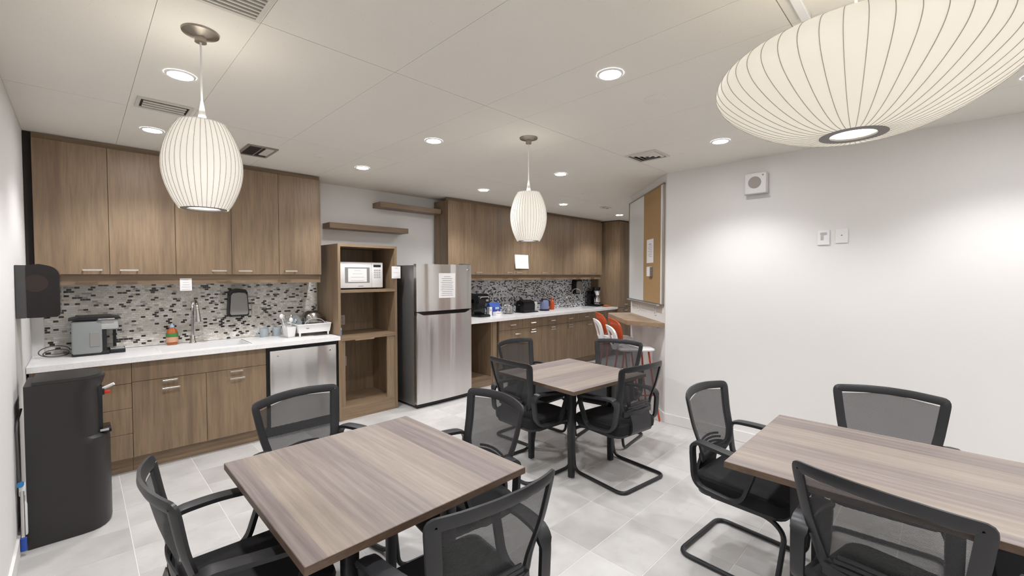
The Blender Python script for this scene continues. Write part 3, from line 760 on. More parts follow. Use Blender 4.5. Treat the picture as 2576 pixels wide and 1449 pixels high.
def carton(label, x0, x1, y0, y1, h):
    r = thing('white_carton', label, 'carton', ((x0 + x1) / 2, (y0 + y1) / 2, ZF), group='white cartons by the blue bag')
    part('box', MB().box(x0, x1, y0, y1, ZF, ZF + h, .002, 1), M['paper'], r); part('print', MB().box(x0 + .015, x1 - .015, y0 - .001, y0, ZF + h * .55, ZF + h * .75), M['grey_light'], r)
carton('tall white carton between the black brewer and the blue bag', 4.325, 4.38, 4.8, 4.86, .13)
carton('low white carton in front of the blue bag', 4.41, 4.53, 4.75, 4.82, .055)
r = thing('sugar_jar', 'round clear jar full of paper sugar packets', 'jar', (4.79, 4.88, ZF))
part('jar', MB().lathe([(.07, ZF), (.078, ZF + .005), (.08, ZF + .1), (.074, ZF + .12), (.072, ZF + .12), (.077, ZF + .1), (.075, ZF + .008)], (4.79, 4.88), 22), M['clear'], r)
mb = MB()
for k in range(26):
    a = random.uniform(0, 6.28); q = random.uniform(0, .045); m0 = len(mb.bm.verts); mb.box(-.025, .025, -.003, .003, -.014, .014)
    mb.bm.verts.ensure_lookup_table(); T = Matrix.Translation((4.79 + q * math.cos(a), 4.88 + q * math.sin(a), ZF + .025 + .12 * (k / 26))) @ Matrix.Rotation(random.uniform(0, 6), 4, 'Z') @ Matrix.Rotation(random.uniform(-1, 1), 4, 'X')
    for v in mb.bm.verts[m0:]: v.co = T @ v.co
part('sugar_packets', mb, M['packet'], r, kind='stuff')
r = thing('white_canister', 'small white canister between the jar and the toaster', 'canister', (4.93, 4.95, ZF))
part('body', MB().lathe([(.035, ZF), (.038, ZF + .004), (.038, ZF + .1)], (4.93, 4.95), 18), M['grey_light'], r); part('lid', MB().lathe([(.04, ZF + .1), (.04, ZF + .115), (.01, ZF + .12)], (4.93, 4.95), 18), M['chrome'], r)
root = thing('toaster', 'glossy black toaster with silver end beside the kettle', 'toaster', (5.2, 4.86, ZF))
tb = MB(); tb.prism([(4.77, ZF + .012), (4.95, ZF + .012), (4.955, ZF + .13), (4.93, ZF + .185), (4.88, ZF + .2), (4.84, ZF + .2), (4.79, ZF + .185), (4.765, ZF + .13)], 'x', 5.04, 5.3)
part('shell', tb, M['gloss_black'], root)
part('base', MB().box(5.02, 5.38, 4.755, 4.965, ZF, ZF + .016, .005), M['black'], root)
part('end_panel', MB().box(5.3, 5.375, 4.775, 4.945, ZF + .015, ZF + .17, .008), M['grey_light'], root)
for yy in (4.835, 4.885): part('slot', MB().box(5.07, 5.27, yy - .012, yy + .012, ZF + .196, ZF + .2015), M['ventd'], root)
part('lever', MB().box(5.015, 5.04, 4.845, 4.875, ZF + .12, ZF + .135, .003, 1), M['chrome'], root)
root = thing('kettle', 'clear and blue-tinted electric kettle with black handle', 'kettle', (5.66, 4.87, ZF))
part('base', MB().lathe([(.085, ZF), (.085, ZF + .018), (.075, ZF + .024)], (5.66, 4.87), 22), M['black'], root)
part('body', MB().lathe([(.072, ZF + .025), (.078, ZF + .06), (.07, ZF + .16), (.062, ZF + .185)], (5.66, 4.87), 22), plain('kettle_glass', '7d86a8', .1, var=.2), root)  # body colour is a mottled bluish grey
part('lid', MB().lathe([(.063, ZF + .185), (.058, ZF + .2), (.015, ZF + .205)], (5.66, 4.87), 22), M['black'], root)
for nm, s in (('handle', 1), ):
    part(nm, MB().tube(fillet([(5.72, 4.87, ZF + .18), (5.79, 4.87, ZF + .17), (5.8, 4.87, ZF + .08), (5.735, 4.87, ZF + .055)], .03, 4), .011, 8), M['black'], root)
part('spout', MB().prism([(5.6, ZF + .15), (5.6, ZF + .183), (5.565, ZF + .183)], 'y', 4.85, 4.89), M['black'], root)
root = thing('orange_bottle', 'orange squeeze bottle beside the kettle', 'bottle', (5.93, 4.93, ZF))
part('body', MB().lathe([(.04, ZF), (.045, ZF + .006), (.044, ZF + .12), (.03, ZF + .155), (.016, ZF + .17)], (5.93, 4.93), 18), M['orange'], root)
part('cap', MB().lathe([(.018, ZF + .17), (.016, ZF + .195), (.006, ZF + .225)], (5.93, 4.93), 14), M['orange'], root)
root = thing('bar_faucet', 'tall chrome gooseneck faucet at the far sink', 'faucet', (6.55, 4.96, ZF))
pts = [(6.55, 4.96, ZF), (6.55, 4.96, ZF + .28)] + [(6.55 + .07 * (1 - math.cos(math.radians(a))), 4.96 - .05 * (1 - math.cos(math.radians(a))), ZF + .28 + .075 * math.sin(math.radians(a))) for a in range(20, 181, 20)] + [(6.69, 4.86, ZF + .22)]
part('spout_tube', MB().tube(pts, .011, 8), M['chrome'], root)
part('base', MB().lathe([(.026, ZF), (.026, ZF + .012), (.018, ZF + .05)], (6.55, 4.96), 16), M['chrome'], root)
part('lever', MB().tube([(6.57, 4.96, ZF + .045), (6.63, 4.955, ZF + .075)], .006, 8), M['chrome'], root)
root = thing('filter_tap', 'slim chrome filter tap left of the tall far faucet', 'faucet', (6.38, 4.97, ZF))
pts = [(6.38, 4.97, ZF), (6.38, 4.97, ZF + .17)] + [(6.38 + .05 * (1 - math.cos(math.radians(a))), 4.97 - .035 * (1 - math.cos(math.radians(a))), ZF + .17 + .045 * math.sin(math.radians(a))) for a in range(20, 181, 20)]
part('spout_tube', MB().tube(pts, .007, 8), M['chrome'], root); part('base', MB().lathe([(.018, ZF), (.016, ZF + .03)], (6.38, 4.97), 14), M['chrome'], root)
dispenser('black soap dispenser on the mosaic above the far sink', 6.64, 6.86, 1.19, 1.47, YK - .0125, .1, M['grey_panel'], M['gloss_black'])
plate('power_outlet', 'white power outlet on the mosaic beside the drip coffee maker', 'outlet', 6.97, 1.11, YK - .0125, M['white'])
root = thing('drip_coffee_maker', 'black and steel drip coffee maker in the far corner', 'coffee maker', (7.16, 4.85, ZF))
part('base', MB().box(7.06, 7.27, 4.73, 4.97, ZF, ZF + .04, .008), M['gloss_black'], root)
part('column', MB().box(7.06, 7.27, 4.89, 4.97, ZF + .04, ZF + .3), M['gloss_black'], root)
part('filter_head', MB().lathe([(.06, ZF + .24), (.085, ZF + .36), (.085, ZF + .375)], (7.16, 4.83), 20), M['gloss_black'], root)
part('steel_funnel', MB().lathe([(.045, ZF + .215), (.075, ZF + .285), (.079, ZF + .305)], (7.16, 4.8), 20), M['chrome'], root)
part('carafe', MB().lathe([(.07, ZF + .041), (.075, ZF + .06), (.075, ZF + .15), (.05, ZF + .19), (.045, ZF + .205)], (7.16, 4.805), 20), M['chrome'], root)
part('carafe_band', MB().lathe([(.0765, ZF + .06), (.0765, ZF + .08)], (7.16, 4.805), 20, cap0=False, cap1=False), M['black'], root)
root = thing('snack_packet', 'crumpled orange snack packet at the end of the far counter', 'packet', (7.2, 4.6, ZF))
mb = MB(); rg = []
for k in range(6):
    t = k / 5; xx = 7.11 + .16 * t; h = .035 * math.sin(PI * (.12 + .76 * t)) + .004
    rg.append([(xx, 4.55, ZF), (xx, 4.65, ZF), (xx + .004, 4.63 + random.uniform(-.01, .01), ZF + h), (xx - .004, 4.57 + random.uniform(-.01, .01), ZF + h * random.uniform(.7, 1))])
mb.loft(rg); part('wrapper', mb, M['snack'], root)
part('seal', MB().box(7.095, 7.11, 4.55, 4.65, ZF + .002, ZF + .006), M['red'], root)
solo('appliance_cord', MB().tube(fillet([(3.97, 5.0, .895), (3.95, 4.99, .8), (3.88, 4.97, .66), (3.7, 4.95, .56), (3.6, 4.94, .52)], .08, 5), .004, 6), M['grey_light'], 'pale cord hanging inside the open niche under the far counter', 'cord', (3.8, 4.95, .52))

# ------------------------------------------------------------------ left wall: towel dispenser, water cooler, plumbing
root = thing('towel_dispenser', 'dark smoky paper towel dispenser on the white left wall', 'dispenser', (XL, 4.05, 1.29))
pr = [(XL + .045, 1.29), (-.10, 1.29)] + arc(-.10, 1.31, .016, -90, 0, 3)[1:] + arc(-.15, 1.545, .066, 0, 75, 6) + [(XL + .1, 1.618), (XL + .045, 1.61)]
part('cover', MB().prism(pr, 'y', 3.905, 4.2), M['darkglass'], root)
part('back_plate', MB().box(XL + .0005, XL + .045, 3.9, 4.205, 1.29, 1.61, .003, 1), M['fridge_side'], root)
part('towel_core', MB().cyl((-.185, 3.9035, 1.5), (-.185, 3.906, 1.5), .052, n=24), plain('brown_core', '2f221d', .5), root)
part('pull_knob', MB().cyl((-.14, 4.0, 1.276), (-.14, 4.0, 1.2895), .008, n=10), M['black'], root)
root = thing('water_cooler', 'charcoal bottleless water cooler standing against the left wall', 'water cooler', (-.06, 3.78, 0))
def dplan(xf, z, xb=-.232, y0=3.615, y1=3.945):
    """plan section: straight back and sides with a bowed front reaching xf"""
    ym = (y0 + y1) / 2; hw = (y1 - y0) / 2; xs_ = xf - .13; out = [(xb, y0, z)]
    for k in range(13):
        a = math.radians(-90 + 180 * k / 12)
        out.append((xs_ + .13 * math.cos(a) ** .8 if abs(math.cos(a)) > 1e-6 else xs_, ym + hw * math.sin(a), z))
    return out + [(xb, y1, z)]
part('body', MB().loft([dplan(.118, .001), dplan(.124, .02), dplan(.124, .53), dplan(.118, .56), dplan(.09, .575), dplan(.086, .6), dplan(.086, .855), dplan(.1, .89), dplan(.106, .912), dplan(.106, .925)]), M['cooler'], root)
part('tap_panel', MB().box(.03, .0895, 3.70, 3.86, .585, .86, .004), M['black'], root)
part('lid', MB().loft([dplan(.1, .926, -.2), dplan(.095, .944, -.2), dplan(.06, .95, -.17, 3.65, 3.91)]), M['cooler'], root)
part('tap_block', MB().box(.06, .1, 3.71, 3.85, .80, .84, .005), M['black'], root)
part('hot_lever', MB().box(.09, .128, 3.72, 3.75, .803, .822, .005), M['red'], root, label='red tap lever')
part('cold_lever', MB().tube([(.09, 3.735, .835), (.145, 3.72, .862)], .009, 8), M['white'], root, label='white tap lever')
part('drip_tray', MB().box(.06, .128, 3.69, 3.87, .566, .585, .005), M['gloss_black'], root)
part('tray_rim', MB().box(.075, .115, 3.684, 3.69, .58, .592), M['grey_light'], root)
solo('supply_hose', MB().tube(fillet([(-.25, 3.74, .78), (-.262, 3.62, .72), (-.258, 3.58, .6), (-.255, 3.57, .42), (-.25, 3.59, .36)], .05, 5), .006, 8), M['fridge_side'], 'dark water hose looping behind the water cooler', 'hose', (-.255, 3.6, .36))
root = thing('shutoff_valve', 'blue and white shutoff valve on pipes behind the water cooler', 'valve', (-.245, 3.58, .05))
part('pipe', MB().tube([(-.245, 3.57, .06), (-.245, 3.57, .36)], .008, 8), M['chrome'], root)
part('knob', MB().cyl((-.25, 3.555, .40), (-.25, 3.58, .40), .014, n=14), M['blue_valve'], root)
part('valve_body', MB().box(-.258, -.232, 3.575, 3.605, .33, .4, .005), M['white'], root)
part('filter', MB().lathe([(.009, .1), (.011, .11), (.011, .27), (.008, .29)], (-.24, 3.606), 14), M['white'], root)
part('coupling', MB().cyl((-.245, 3.565, .03), (-.245, 3.565, .1), .014, n=12), M['blue'], root)

# ------------------------------------------------------------------ right wall: speaker and plates
root = thing('wall_speaker', 'small square white wall speaker with round grey grille', 'speaker', (XR, 1.21, 2.27))
part('box', MB().box(XR - .07, XR - .0005, 1.125, 1.295, 2.275, 2.455, .006), M['white'], root)
part('grille', MB().cyl((XR - .07, 1.215, 2.372), (XR - .074, 1.215, 2.372), .052, n=28), M['spk'], root)
part('trim_lip', MB().box(XR - .072, XR - .0005, 1.12, 1.3, 2.27, 2.2755), M['grey_light'], root)
part('indicator', MB().cyl((XR - .07, 1.15, 2.43), (XR - .0725, 1.15, 2.43), .007, n=12), M['grey_panel'], root)
root = thing('wall_control', 'white wall control plate with grey symbols, left of two', 'wall plate', (XR, .713, 1.795))
part('plate', MB().box(XR - .012, XR - .0005, .672, .754, 1.797, 1.92, .002, 1), M['white'], root)
part('symbol_panel', MB().box(XR - .0135, XR - .012, .69, .735, 1.878, 1.898), M['grey_light'], root)
part('symbol_panel', MB().box(XR - .0135, XR - .012, .712, .732, 1.835, 1.875), M['grey_light'], root)
root = thing('wall_sensor', 'blank white wall plate with small sensor dot, right of two', 'wall plate', (XR, .593, 1.805))
part('plate', MB().box(XR - .009, XR - .0005, .553, .634, 1.807, 1.92, .002, 1), M['white'], root)
part('sensor_dot', MB().cyl((XR - .009, .593, 1.868), (XR - .0105, .593, 1.868), .008, n=3), M['grey_panel'], root)

# ------------------------------------------------------------------ nook wall: board, ledge, outlets  (local x along the wall, local y out of it)
NR = math.radians(45)
NK = Vector((4.33, 2.06, 0))
def nook_root(name, label, cat, z, s): 
    p = NK + Vector((R2, R2, 0)) * s
    return thing(name, label, cat, (p.x, p.y, z), NR)
root = nook_root('combination_board', 'wall board, half whiteboard and half cork, with aluminium trim', 'board', 1.23, .70)
H_ = 1.285
part('backing', MB().box(-.655, .655, .002, .014, 0, H_), M['alu'], root, world=False)
part('whiteboard_panel', MB().box(.02, .645, .014, .018, .012, H_ - .012), M['whiteboard'], root, world=False)
part('cork_panel', MB().box(-.575, .015, .014, .019, .012, H_ - .012), M['cork'], root, world=False)
part('side_strip', MB().box(-.645, -.58, .014, .019, .012, H_ - .012), M['white'], root, world=False)
fr = MB()
for a in ((-.66, .66, H_ - .012, H_), (-.66, .66, 0, .012)): fr.box(a[0], a[1], .002, .026, a[2], a[3])
for a in (-.66, .65): fr.box(a, a + .01, .002, .026, 0, H_)
part('frame', fr, M['nickel'], root, world=False)
part('pen_tray', MB().box(-.6, .6, .026, .065, -.012, .004, .003, 1), M['alu'], root, world=False)
r = nook_root('paper_notice', 'printed white notice pinned on the cork board', 'notice', 1.69, .45); r['group'] = 'paper notices'
part('sheet', MB().box(-.105, .135, .0205, .0215, 0, .27), M['paper'], r, world=False)
mb = MB()
for k in range(7): mb.box(-.06, .06 + .03 * (k % 2), .0215, .022, .19 - k * .02, .194 - k * .02)
mb.box(-.03, .06, .0215, .022, .21, .218); part('print', mb, M['print'], r, world=False)
r = nook_root('card_holder', 'small white box fixed on the cork board below the notice', 'card holder', 1.535, .43)
part('box', MB().box(-.05, .05, .0205, .055, 0, .11, .003, 1), M['white'], r, world=False)
part('side_edge', MB().box(-.058, -.05, .0205, .05, 0, .105), M['grey_panel'], r, world=False)
for s, z, lb in ((.98, 1.1, 'white outlet on the nook wall above the far half of the ledge'), (.32, 1.1, 'white outlet on the nook wall nearest the corner')):
    r = nook_root('power_outlet', lb, 'outlet', z, s)
    part('cover_plate', MB().box(-.036, .036, .0005, .007, 0, .11, .002, 1), M['white'], r, world=False)
    for dz in (.03, .08): part('socket', MB().box(-.014, .014, .007, .0085, dz - .012, dz + .012), M['grey_light'], r, world=False)
root = nook_root('bar_ledge', 'wood bar-height ledge with angled ends on the nook wall', 'ledge', 1.0, .68)
part('top', MB().prism([(-.66, .001), (.66, .001), (.62, .3), (.52, .335), (-.42, .335), (-.66, .06)], 'z', 0, .045), M['wood_bar'], root, world=False)
part('wall_cleat', MB().box(-.5, .5, .0005, .03, -.03, -.0005), M['trimw'], root, world=False)

# ------------------------------------------------------------------ bar stools (local +y is the way the sitter faces)
def make_stool():
    r = thing('bar_stool', 'orange and white bar stool', 'stool', (0, 0, 0), group='bar stools at the nook ledge')
    seat = MB(); rg = []
    for s, z in ((.9, .735), (1, .745), (1, .757), (.92, .765), (.5, .758)): rg.append([(u * s, v * s, z) for u, v in rrect(.2, .195, .07)])
    seat.loft(rg); part('seat', seat, M['white'], r, world=False)
    def backshape(hw0, hw1, z0, z1, hole, y0, lean, th, curve):
        mb = MB(); n = 40; out = []
        for k in range(n):
            a = 2 * PI * k / n; e = 2 / 3.2
            c, s = math.cos(a), math.sin(a)
            u = abs(c) ** e * (1 if c >= 0 else -1); v = abs(s) ** e * (1 if s >= 0 else -1)
            out.append((u, v))
        def P(u, v, sc, off):
            vv = v * sc; uu = u * sc; t = (vv + 1) / 2; hw = hw0 + (hw1 - hw0) * t; x = uu * hw; z = z0 + (z1 - z0) * t
            return (x, y0 - lean * t + curve * (x / .2) ** 2 + off, z)
        A = [[P(u, v, sc, off) for u, v in out] for sc, off in ((1, 0), (1, -th), (hole, -th), (hole, 0), (1, 0))]
        mb.loft(A, cap=False); bmesh.ops.remove_doubles(mb.bm, verts=mb.bm.verts, dist=1e-6); return mb
    part('back_shell', backshape(.17, .215, .80, 1.08, .42, -.18, .08, .014, .06), M['orange'], r, world=False, label='orange back shell')
    part('back_ring', backshape(.15, .175, .735, 1.0, .66, -.205, .075, .02, .055), M['white'], r, world=False, label='white loop inside the back')
    part('back_stem', MB().sweep([(0, -.12, .742), (0, -.19, .76), (0, -.195, .84)], [(-.05, -.006), (.05, -.006), (.05, .006), (-.05, .006)], up=(0, .5, 1)), M['white'], r, world=False)
    for sx in (-1, 1):
        for sy in (-1, 1):
            part('leg', MB().tube([(sx * .13, sy * .13, .74), (sx * .17, sy * .17, .4), (sx * .225, sy * .225, .006)], .010, 8), M['redmetal'], r, world=False)
    q = .188
    part('footrest', MB().tube(fillet([(-q, -q, .27), (q, -q, .27), (q, q, .27), (-q, q, .27)], .02, 3, True), .008, 8, True), M['redmetal'], r, world=False)
    return r
st = make_stool(); st.location = (4.315, 2.425, 0); st.rotation_euler = (0, 0, math.radians(-135)); st['label'] = 'orange and white bar stool under the ledge, nearer the corner'
dup(st, (4.815, 2.935, 0), math.radians(-135), 'orange and white bar stool under the ledge, farther from the corner')

# ------------------------------------------------------------------ tables
def make_table(wx, wy, inset=.23):
    r = thing('dining_table', 'table', 'table', (0, 0, 0), group='square wood-top tables')
    t = part('table_top', MB().box(-wx / 2, wx / 2, -wy / 2, wy / 2, .712, .74, .0015, 1), M['table'], r, world=False)
    e = MB(); q = .0012
    for a in ((-wx / 2 - q, wx / 2 + q, -wy / 2 - q, -wy / 2), (-wx / 2 - q, wx / 2 + q, wy / 2, wy / 2 + q), (-wx / 2 - q, -wx / 2, -wy / 2, wy / 2), (wx / 2, wx / 2 + q, -wy / 2, wy / 2)): e.box(*a, .7125, .738)
    part('edge_band', e, M['table_edge'], t, world=False)
    ax, ay = wx / 2 - inset, wy / 2 - inset
    f = MB()
    for s in (-1, 1): f.box(-ax, ax, s * ay - .02, s * ay + .02, .672, .711); f.box(s * ax - .02, s * ax + .02, -ay, ay, .672, .711)
    part('frame', f, M['tube'], r, world=False)
    for sx in (-1, 1):
        for sy in (-1, 1):
            l = part('leg', MB().loft([[(sx * ax + u * .020, sy * ay + v * .020, .012) for u, v in rrect(1, 1, .3, 2)], [(sx * ax + u * .028, sy * ay + v * .028, .672) for u, v in rrect(1, 1, .3, 2)]]), M['tube'], r, world=False)
            part('glide', MB().cyl((sx * ax, sy * ay, .0005), (sx * ax, sy * ay, .012), .014, n=12), M['chrome'], l, world=False)
    return r
t1 = make_table(.89, .94); t1.location = (.872, 1.71, 0); t1['label'] = 'square wood-top table nearest the camera, in front of the sink cabinets'
t2 = make_table(.85, .88, .2); t2.location = (2.885, 2.19, 0); t2.rotation_euler = (0, 0, math.radians(90 - 5)); t2['label'] = 'square wood-top table beneath the farther barrel pendant'
dup(t1, (2.42, .195, 0), 0, 'square wood-top table beside the bare white wall')

# ------------------------------------------------------------------ mesh-back chairs (local +y is the way the sitter faces; back top at y=-.285)
def back_y(u, z):
    t = (z - .45) / .45
    return -.205 - .085 * max(t, 0) ** 1.2 + .055 * (u / .25) ** 2 + .018 * math.exp(-((z - .6) / .09) ** 2)
def back_outline(n=110, inset=0.0):
    key = [(.0, .505), (.14, .508), (.185, .545), (.212, .62), (.228, .70), (.240, .78), (.249, .845), (.2505, .862), (.2495, .876), (.246, .886), (.240, .8925), (.231, .8965), (.218, .8985), (.1, .906), (0, .908)]
    right = [Vector((u, z, 0)) for u, z in key]
    # resample
    L = [0]
    for a, b in zip(right, right[1:]): L.append(L[-1] + (b - a).length)
    pts = []
    for k in range(n // 2 + 1):
        s = L[-1] * k / (n // 2); j = max(i for i in range(len(L)) if L[i] <= s + 1e-9); j = min(j, len(right) - 2)
        t = (s - L[j]) / (L[j + 1] - L[j]); pts.append(right[j].lerp(right[j + 1], t))
    full = pts + [Vector((-p.x, p.y, 0)) for p in pts[-2:0:-1]]
    if not inset: return [(p.x, p.y) for p in full]
    out = []
    m = len(full)
    for i in range(m):
        t = (full[(i + 1) % m] - full[i - 1]).normalized(); nrm = Vector((-t.y, t.x, 0))
        bot = max(0, (.56 - full[i].y) / .06)
        out.append((full[i].x + nrm.x * inset * (1 + .2 * bot), full[i].y + nrm.y * inset * (1 + .2 * bot)))
    return out
def make_chair():
    r = thing('mesh_chair', 'chair', 'chair', (0, 0, 0), group='black mesh-back cantilever chairs')
    o = back_outline(); i_ = back_outline(inset=.041)
    th = .02
    fr = MB()
    def lift(L, d): return [(u, back_y(u, z) + d, z) for u, z in L]
    mid = [((a[0] + b[0]) / 2, (a[1] + b[1]) / 2) for a, b in zip(o, i_)]
    rings = [lift(o, -.004), lift(o, -th * .7), lift(mid, -th), lift(i_, -th * .8), lift(i_, -.002), lift(mid, .003), lift(o, -.004)]
    fr.loft(rings, cap=False); bmesh.ops.remove_doubles(fr.bm, verts=fr.bm.verts, dist=1e-6)
    part('back_frame', fr, M['charcoal'], r, world=False)
    ms = MB(); n = len(i_); rows = []
    # mesh panel: horizontal strips between the left and right inner edges
    ii = back_outline(inset=.036)
    zs = [.53 + (.875 - .53) * k / 14 for k in range(15)]
    def half(z):
        best = 0
        for (u1, z1), (u2, z2) in zip(ii[:n // 2 + 1], ii[1:n // 2 + 1]):
            if min(z1, z2) <= z <= max(z1, z2) and abs(z2 - z1) > 1e-6: best = max(best, u1 + (u2 - u1) * (z - z1) / (z2 - z1))
        return best
    grid = []
    for z in zs:
        h = half(z); grid.append([ms.bm.verts.new((h * (-1 + 2 * k / 10), back_y(h * (-1 + 2 * k / 10), z) - .006, z)) for k in range(11)])
    for A, B in zip(grid, grid[1:]):
        for k in range(10): ms.bm.faces.new((A[k], A[k + 1], B[k + 1], B[k]))
    part('back_mesh', ms, M['mesh'], r, world=False, label='see-through black mesh')
    lb = part('lumbar_support', MB().sweep([(u, back_y(u, .54) - .024, .54) for u in [-.16 + .032 * k for k in range(11)]], [(-.004, -.02), (.004, -.02), (.004, .02), (-.004, .02)], up=(0, 0, 1)), M['charcoal'], r, world=False)
    for z, hw in ((.555, .14), (.578, .134), (.6, .124), (.62, .11)):
        part('slat', MB().sweep([(u, back_y(u, z) - .022, z - .035 * (abs(u) / .13) ** 2 * .5) for u in [-hw + hw * .2 * k for k in range(11)]], [(-.003, -.006), (.003, -.006), (.003, .006), (-.003, .006)], up=(0, 0, 1)), M['charcoal'], lb, world=False)
    # seat
    st_ = MB(); rg = []
    for s, z in ((.93, .388), (.985, .398), (1, .43), (.985, .458), (.93, .470), (.6, .474)):
        rg.append([(u * s, .01 + v * s - (.012 if z > .46 and v > 0 else 0) * 0, z - (.012 * max(0, v / .23) ** 3 if z > .44 else 0)) for u, v in rrect(.235, .235, .07)])
    st_.loft(rg); part('seat', st_, M['blackfab'], r, world=False)
    sp = MB(); rg = []
    for s, z in ((.8, .362), (.93, .372), (.95, .39)): rg.append([(u * s, .01 + v * s, z) for u, v in rrect(.235, .235, .07)])
    sp.loft(rg); part('seat_pan', sp, M['charcoal'], r, world=False)
    # arms: closed flat loops joining backrest and seat
    for sx in (-1, 1):
        base = [(sx * .235, -.215, .66), (sx * .272, -.05, .655), (sx * .278, .13, .635), (sx * .262, .05, .408), (sx * .25, -.19, .425)]
        path = fillet(base, .07, 6, True)
        sec = [(-.008, -.026), (.008, -.026), (.011, 0), (.008, .026), (-.008, .026), (-.011, 0)]
        mb = MB(); P = path; m = len(P); rings = []
        for k in range(m):
            t = (P[(k + 1) % m] - P[k - 1]).normalized(); side = Vector((1, 0, 0)); side = (side - t * side.dot(t)).normalized(); nn = t.cross(side)
            wd = 1.12 if P[k].z > .62 else (.85 if P[k].y < -.15 else .7)
            rings.append([P[k] + nn * a + side * b * wd for a, b in sec])
        V = [[mb.bm.verts.new(p) for p in R] for R in rings]
        for k in range(m):
            A, B = V[k], V[(k + 1) % m]
            for q in range(6): mb.bm.faces.new((A[q], A[(q + 1) % 6], B[(q + 1) % 6], B[q]))
        part('armrest', mb, M['charcoal'], r, world=False)
    part('back_bracket', MB().sweep(fillet([(0, -.1, .385), (0, -.235, .39), (0, -.245, .46), (0, back_y(0, .53) - .016, .53)], .05, 5), [(-.11, -.008), (.11, -.008), (.11, .008), (-.11, .008)], up=(0, .6, 1)), M['charcoal'], r, world=False)
    tb = []
    for sx in (1, -1):
        seg = [(sx * .2, -.12, .372), (sx * .2, .16, .372), (sx * .225, .235, .33), (sx * .24, .20, .0145), (sx * .25, -.275, .0145)]
        tb += seg if sx == 1 else seg[::-1]
    part('sled_base', MB().tube(fillet(tb, .065, 5), .0125, 10), M['tube'], r, world=False)
    part('seat_crossbar', MB().tube([(-.2, -.08, .372), (.2, -.08, .372)], .010, 8), M['tube'], r, world=False)
    return r
chairs = [
    ((.148, 1.79), -89.5, 'black mesh chair seen edge-on in the left foreground, beside the nearest table'),
    ((.84, 2.556), -166.5, 'black mesh chair between the nearest table and the dishwasher'),
    ((1.598, 1.697), 83, 'black mesh chair at the right side of the nearest table, facing left'),
    ((.885, .915), -4, 'black mesh chair with its back to the camera at the front of the nearest table'),
    ((3.076, 3.06), 181, 'black mesh chair at the far left of the middle table, backed by the far drawers'),
    ((2.31, 2.375), -94, 'black mesh chair on the near left of the middle table, facing right'),
    ((3.81, 2.29), 98.6, 'black mesh chair at the middle table in front of the orange stools'),
    ((2.906, 1.53), -7.5, 'black mesh chair at the near right of the middle table, sled base showing fully'),
    ((2.58, 1.0), 176, 'black mesh chair at the left end of the table beside the white wall'),
    ((3.243, .215), 93.5, 'black mesh chair between the table and the bare white wall'),
    ((1.704, .138), -102.8, 'large black mesh chair back in the right foreground'),
    ((2.4, -.66), 0, 'black mesh chair at the right edge of the frame, mostly cut off'),
]
ch0 = None
for (x, y), deg, lb in chairs:
    a = math.radians(deg); f = Vector((-math.sin(a), math.cos(a)))
    p = Vector((x, y)) + f * .275
    if ch0 is None:
        ch0 = make_chair(); ch0.location = (p.x, p.y, 0); ch0.rotation_euler = (0, 0, a); ch0['label'] = lb
    else: dup(ch0, (p.x, p.y, 0), a, lb)

# ------------------------------------------------------------------ pendants
def pendant(label, x, y, prof, ribs, shade, hole_r, ring_r, zt, power):
    r = thing('pendant_lamp', label, 'pendant lamp', (x, y, prof[0][1]), group='ribbed vinyl pendant lamps')
    s = part('shade', MB().lathe(prof, (x, y), 72, cap0=False, cap1=False), shade, r)
    rb = MB()
    for k in range(ribs):
        a = 2 * PI * (k + .5) / ribs
        rb.tube([(x + (q + .0006) * math.cos(a), y + (q + .0006) * math.sin(a), z) for q, z in prof], .0011, 4)
    part('wire_ribs', rb, M['rib'], s, kind='stuff')
    zb = prof[0][1]
    part('bottom_ring', MB().lathe([(hole_r, zb - .001), (ring_r, zb - .001), (ring_r, zb + .004), (hole_r, zb + .004), (hole_r, zb - .001)], (x, y), 40, cap0=False, cap1=False), M['ring'], r)
    part('glowing_diffuser', MB().lathe([(hole_r - .001, zb + .006), (hole_r - .001, zb + .008)], (x, y), 32), M['bulb_glow'], r)
    zs = prof[-1][1]
    part('top_cap', MB().lathe([(prof[-1][0] + .001, zs - .002), (prof[-1][0] + .001, zs + .003), (.02, zs + .006), (.012, zs + .05), (.005, zs + .1)], (x, y), 24), M['white'], r)
    ld = bpy.data.lights.new('bulb_spill', 'POINT'); ld.energy = power; ld.color = (1, .94, .84); ld.shadow_soft_size = .04
    lo = bpy.data.objects.new('bulb_spill', ld); C.objects.link(lo); lo.parent = r; lo.location = (0, 0, zs - zb + .045)
    part('cord', MB().cyl((x, y, zs + .09), (x, y, CEIL - .02), .004, n=8), M['white'], r)
    part('ceiling_canopy', MB().lathe([(.022, CEIL - .045), (.022, CEIL - .024), (.068, CEIL - .008), (.07, CEIL - .0005)], (x, y), 32), M['nickel'], r)
    return r
def barrel(zb, zt, rm, re):
    n = 16
    return [(re + (rm - re) * math.sin(PI * k / n) ** .85, zb + (zt - zb) * k / n) for k in range(n + 1)]
pendant('white ribbed barrel pendant hanging nearer, in front of the sink wall cabinets', .395, 2.30, barrel(1.838, 2.205, .148, .09), 40, M['shade'], .062, .085, 0, 2.8)
pendant('white ribbed barrel pendant hanging farther, over the middle table', 2.46, 2.28, barrel(1.812, 2.18, .14, .088), 40, M['shade'], .058, .08, 0, 1.2)
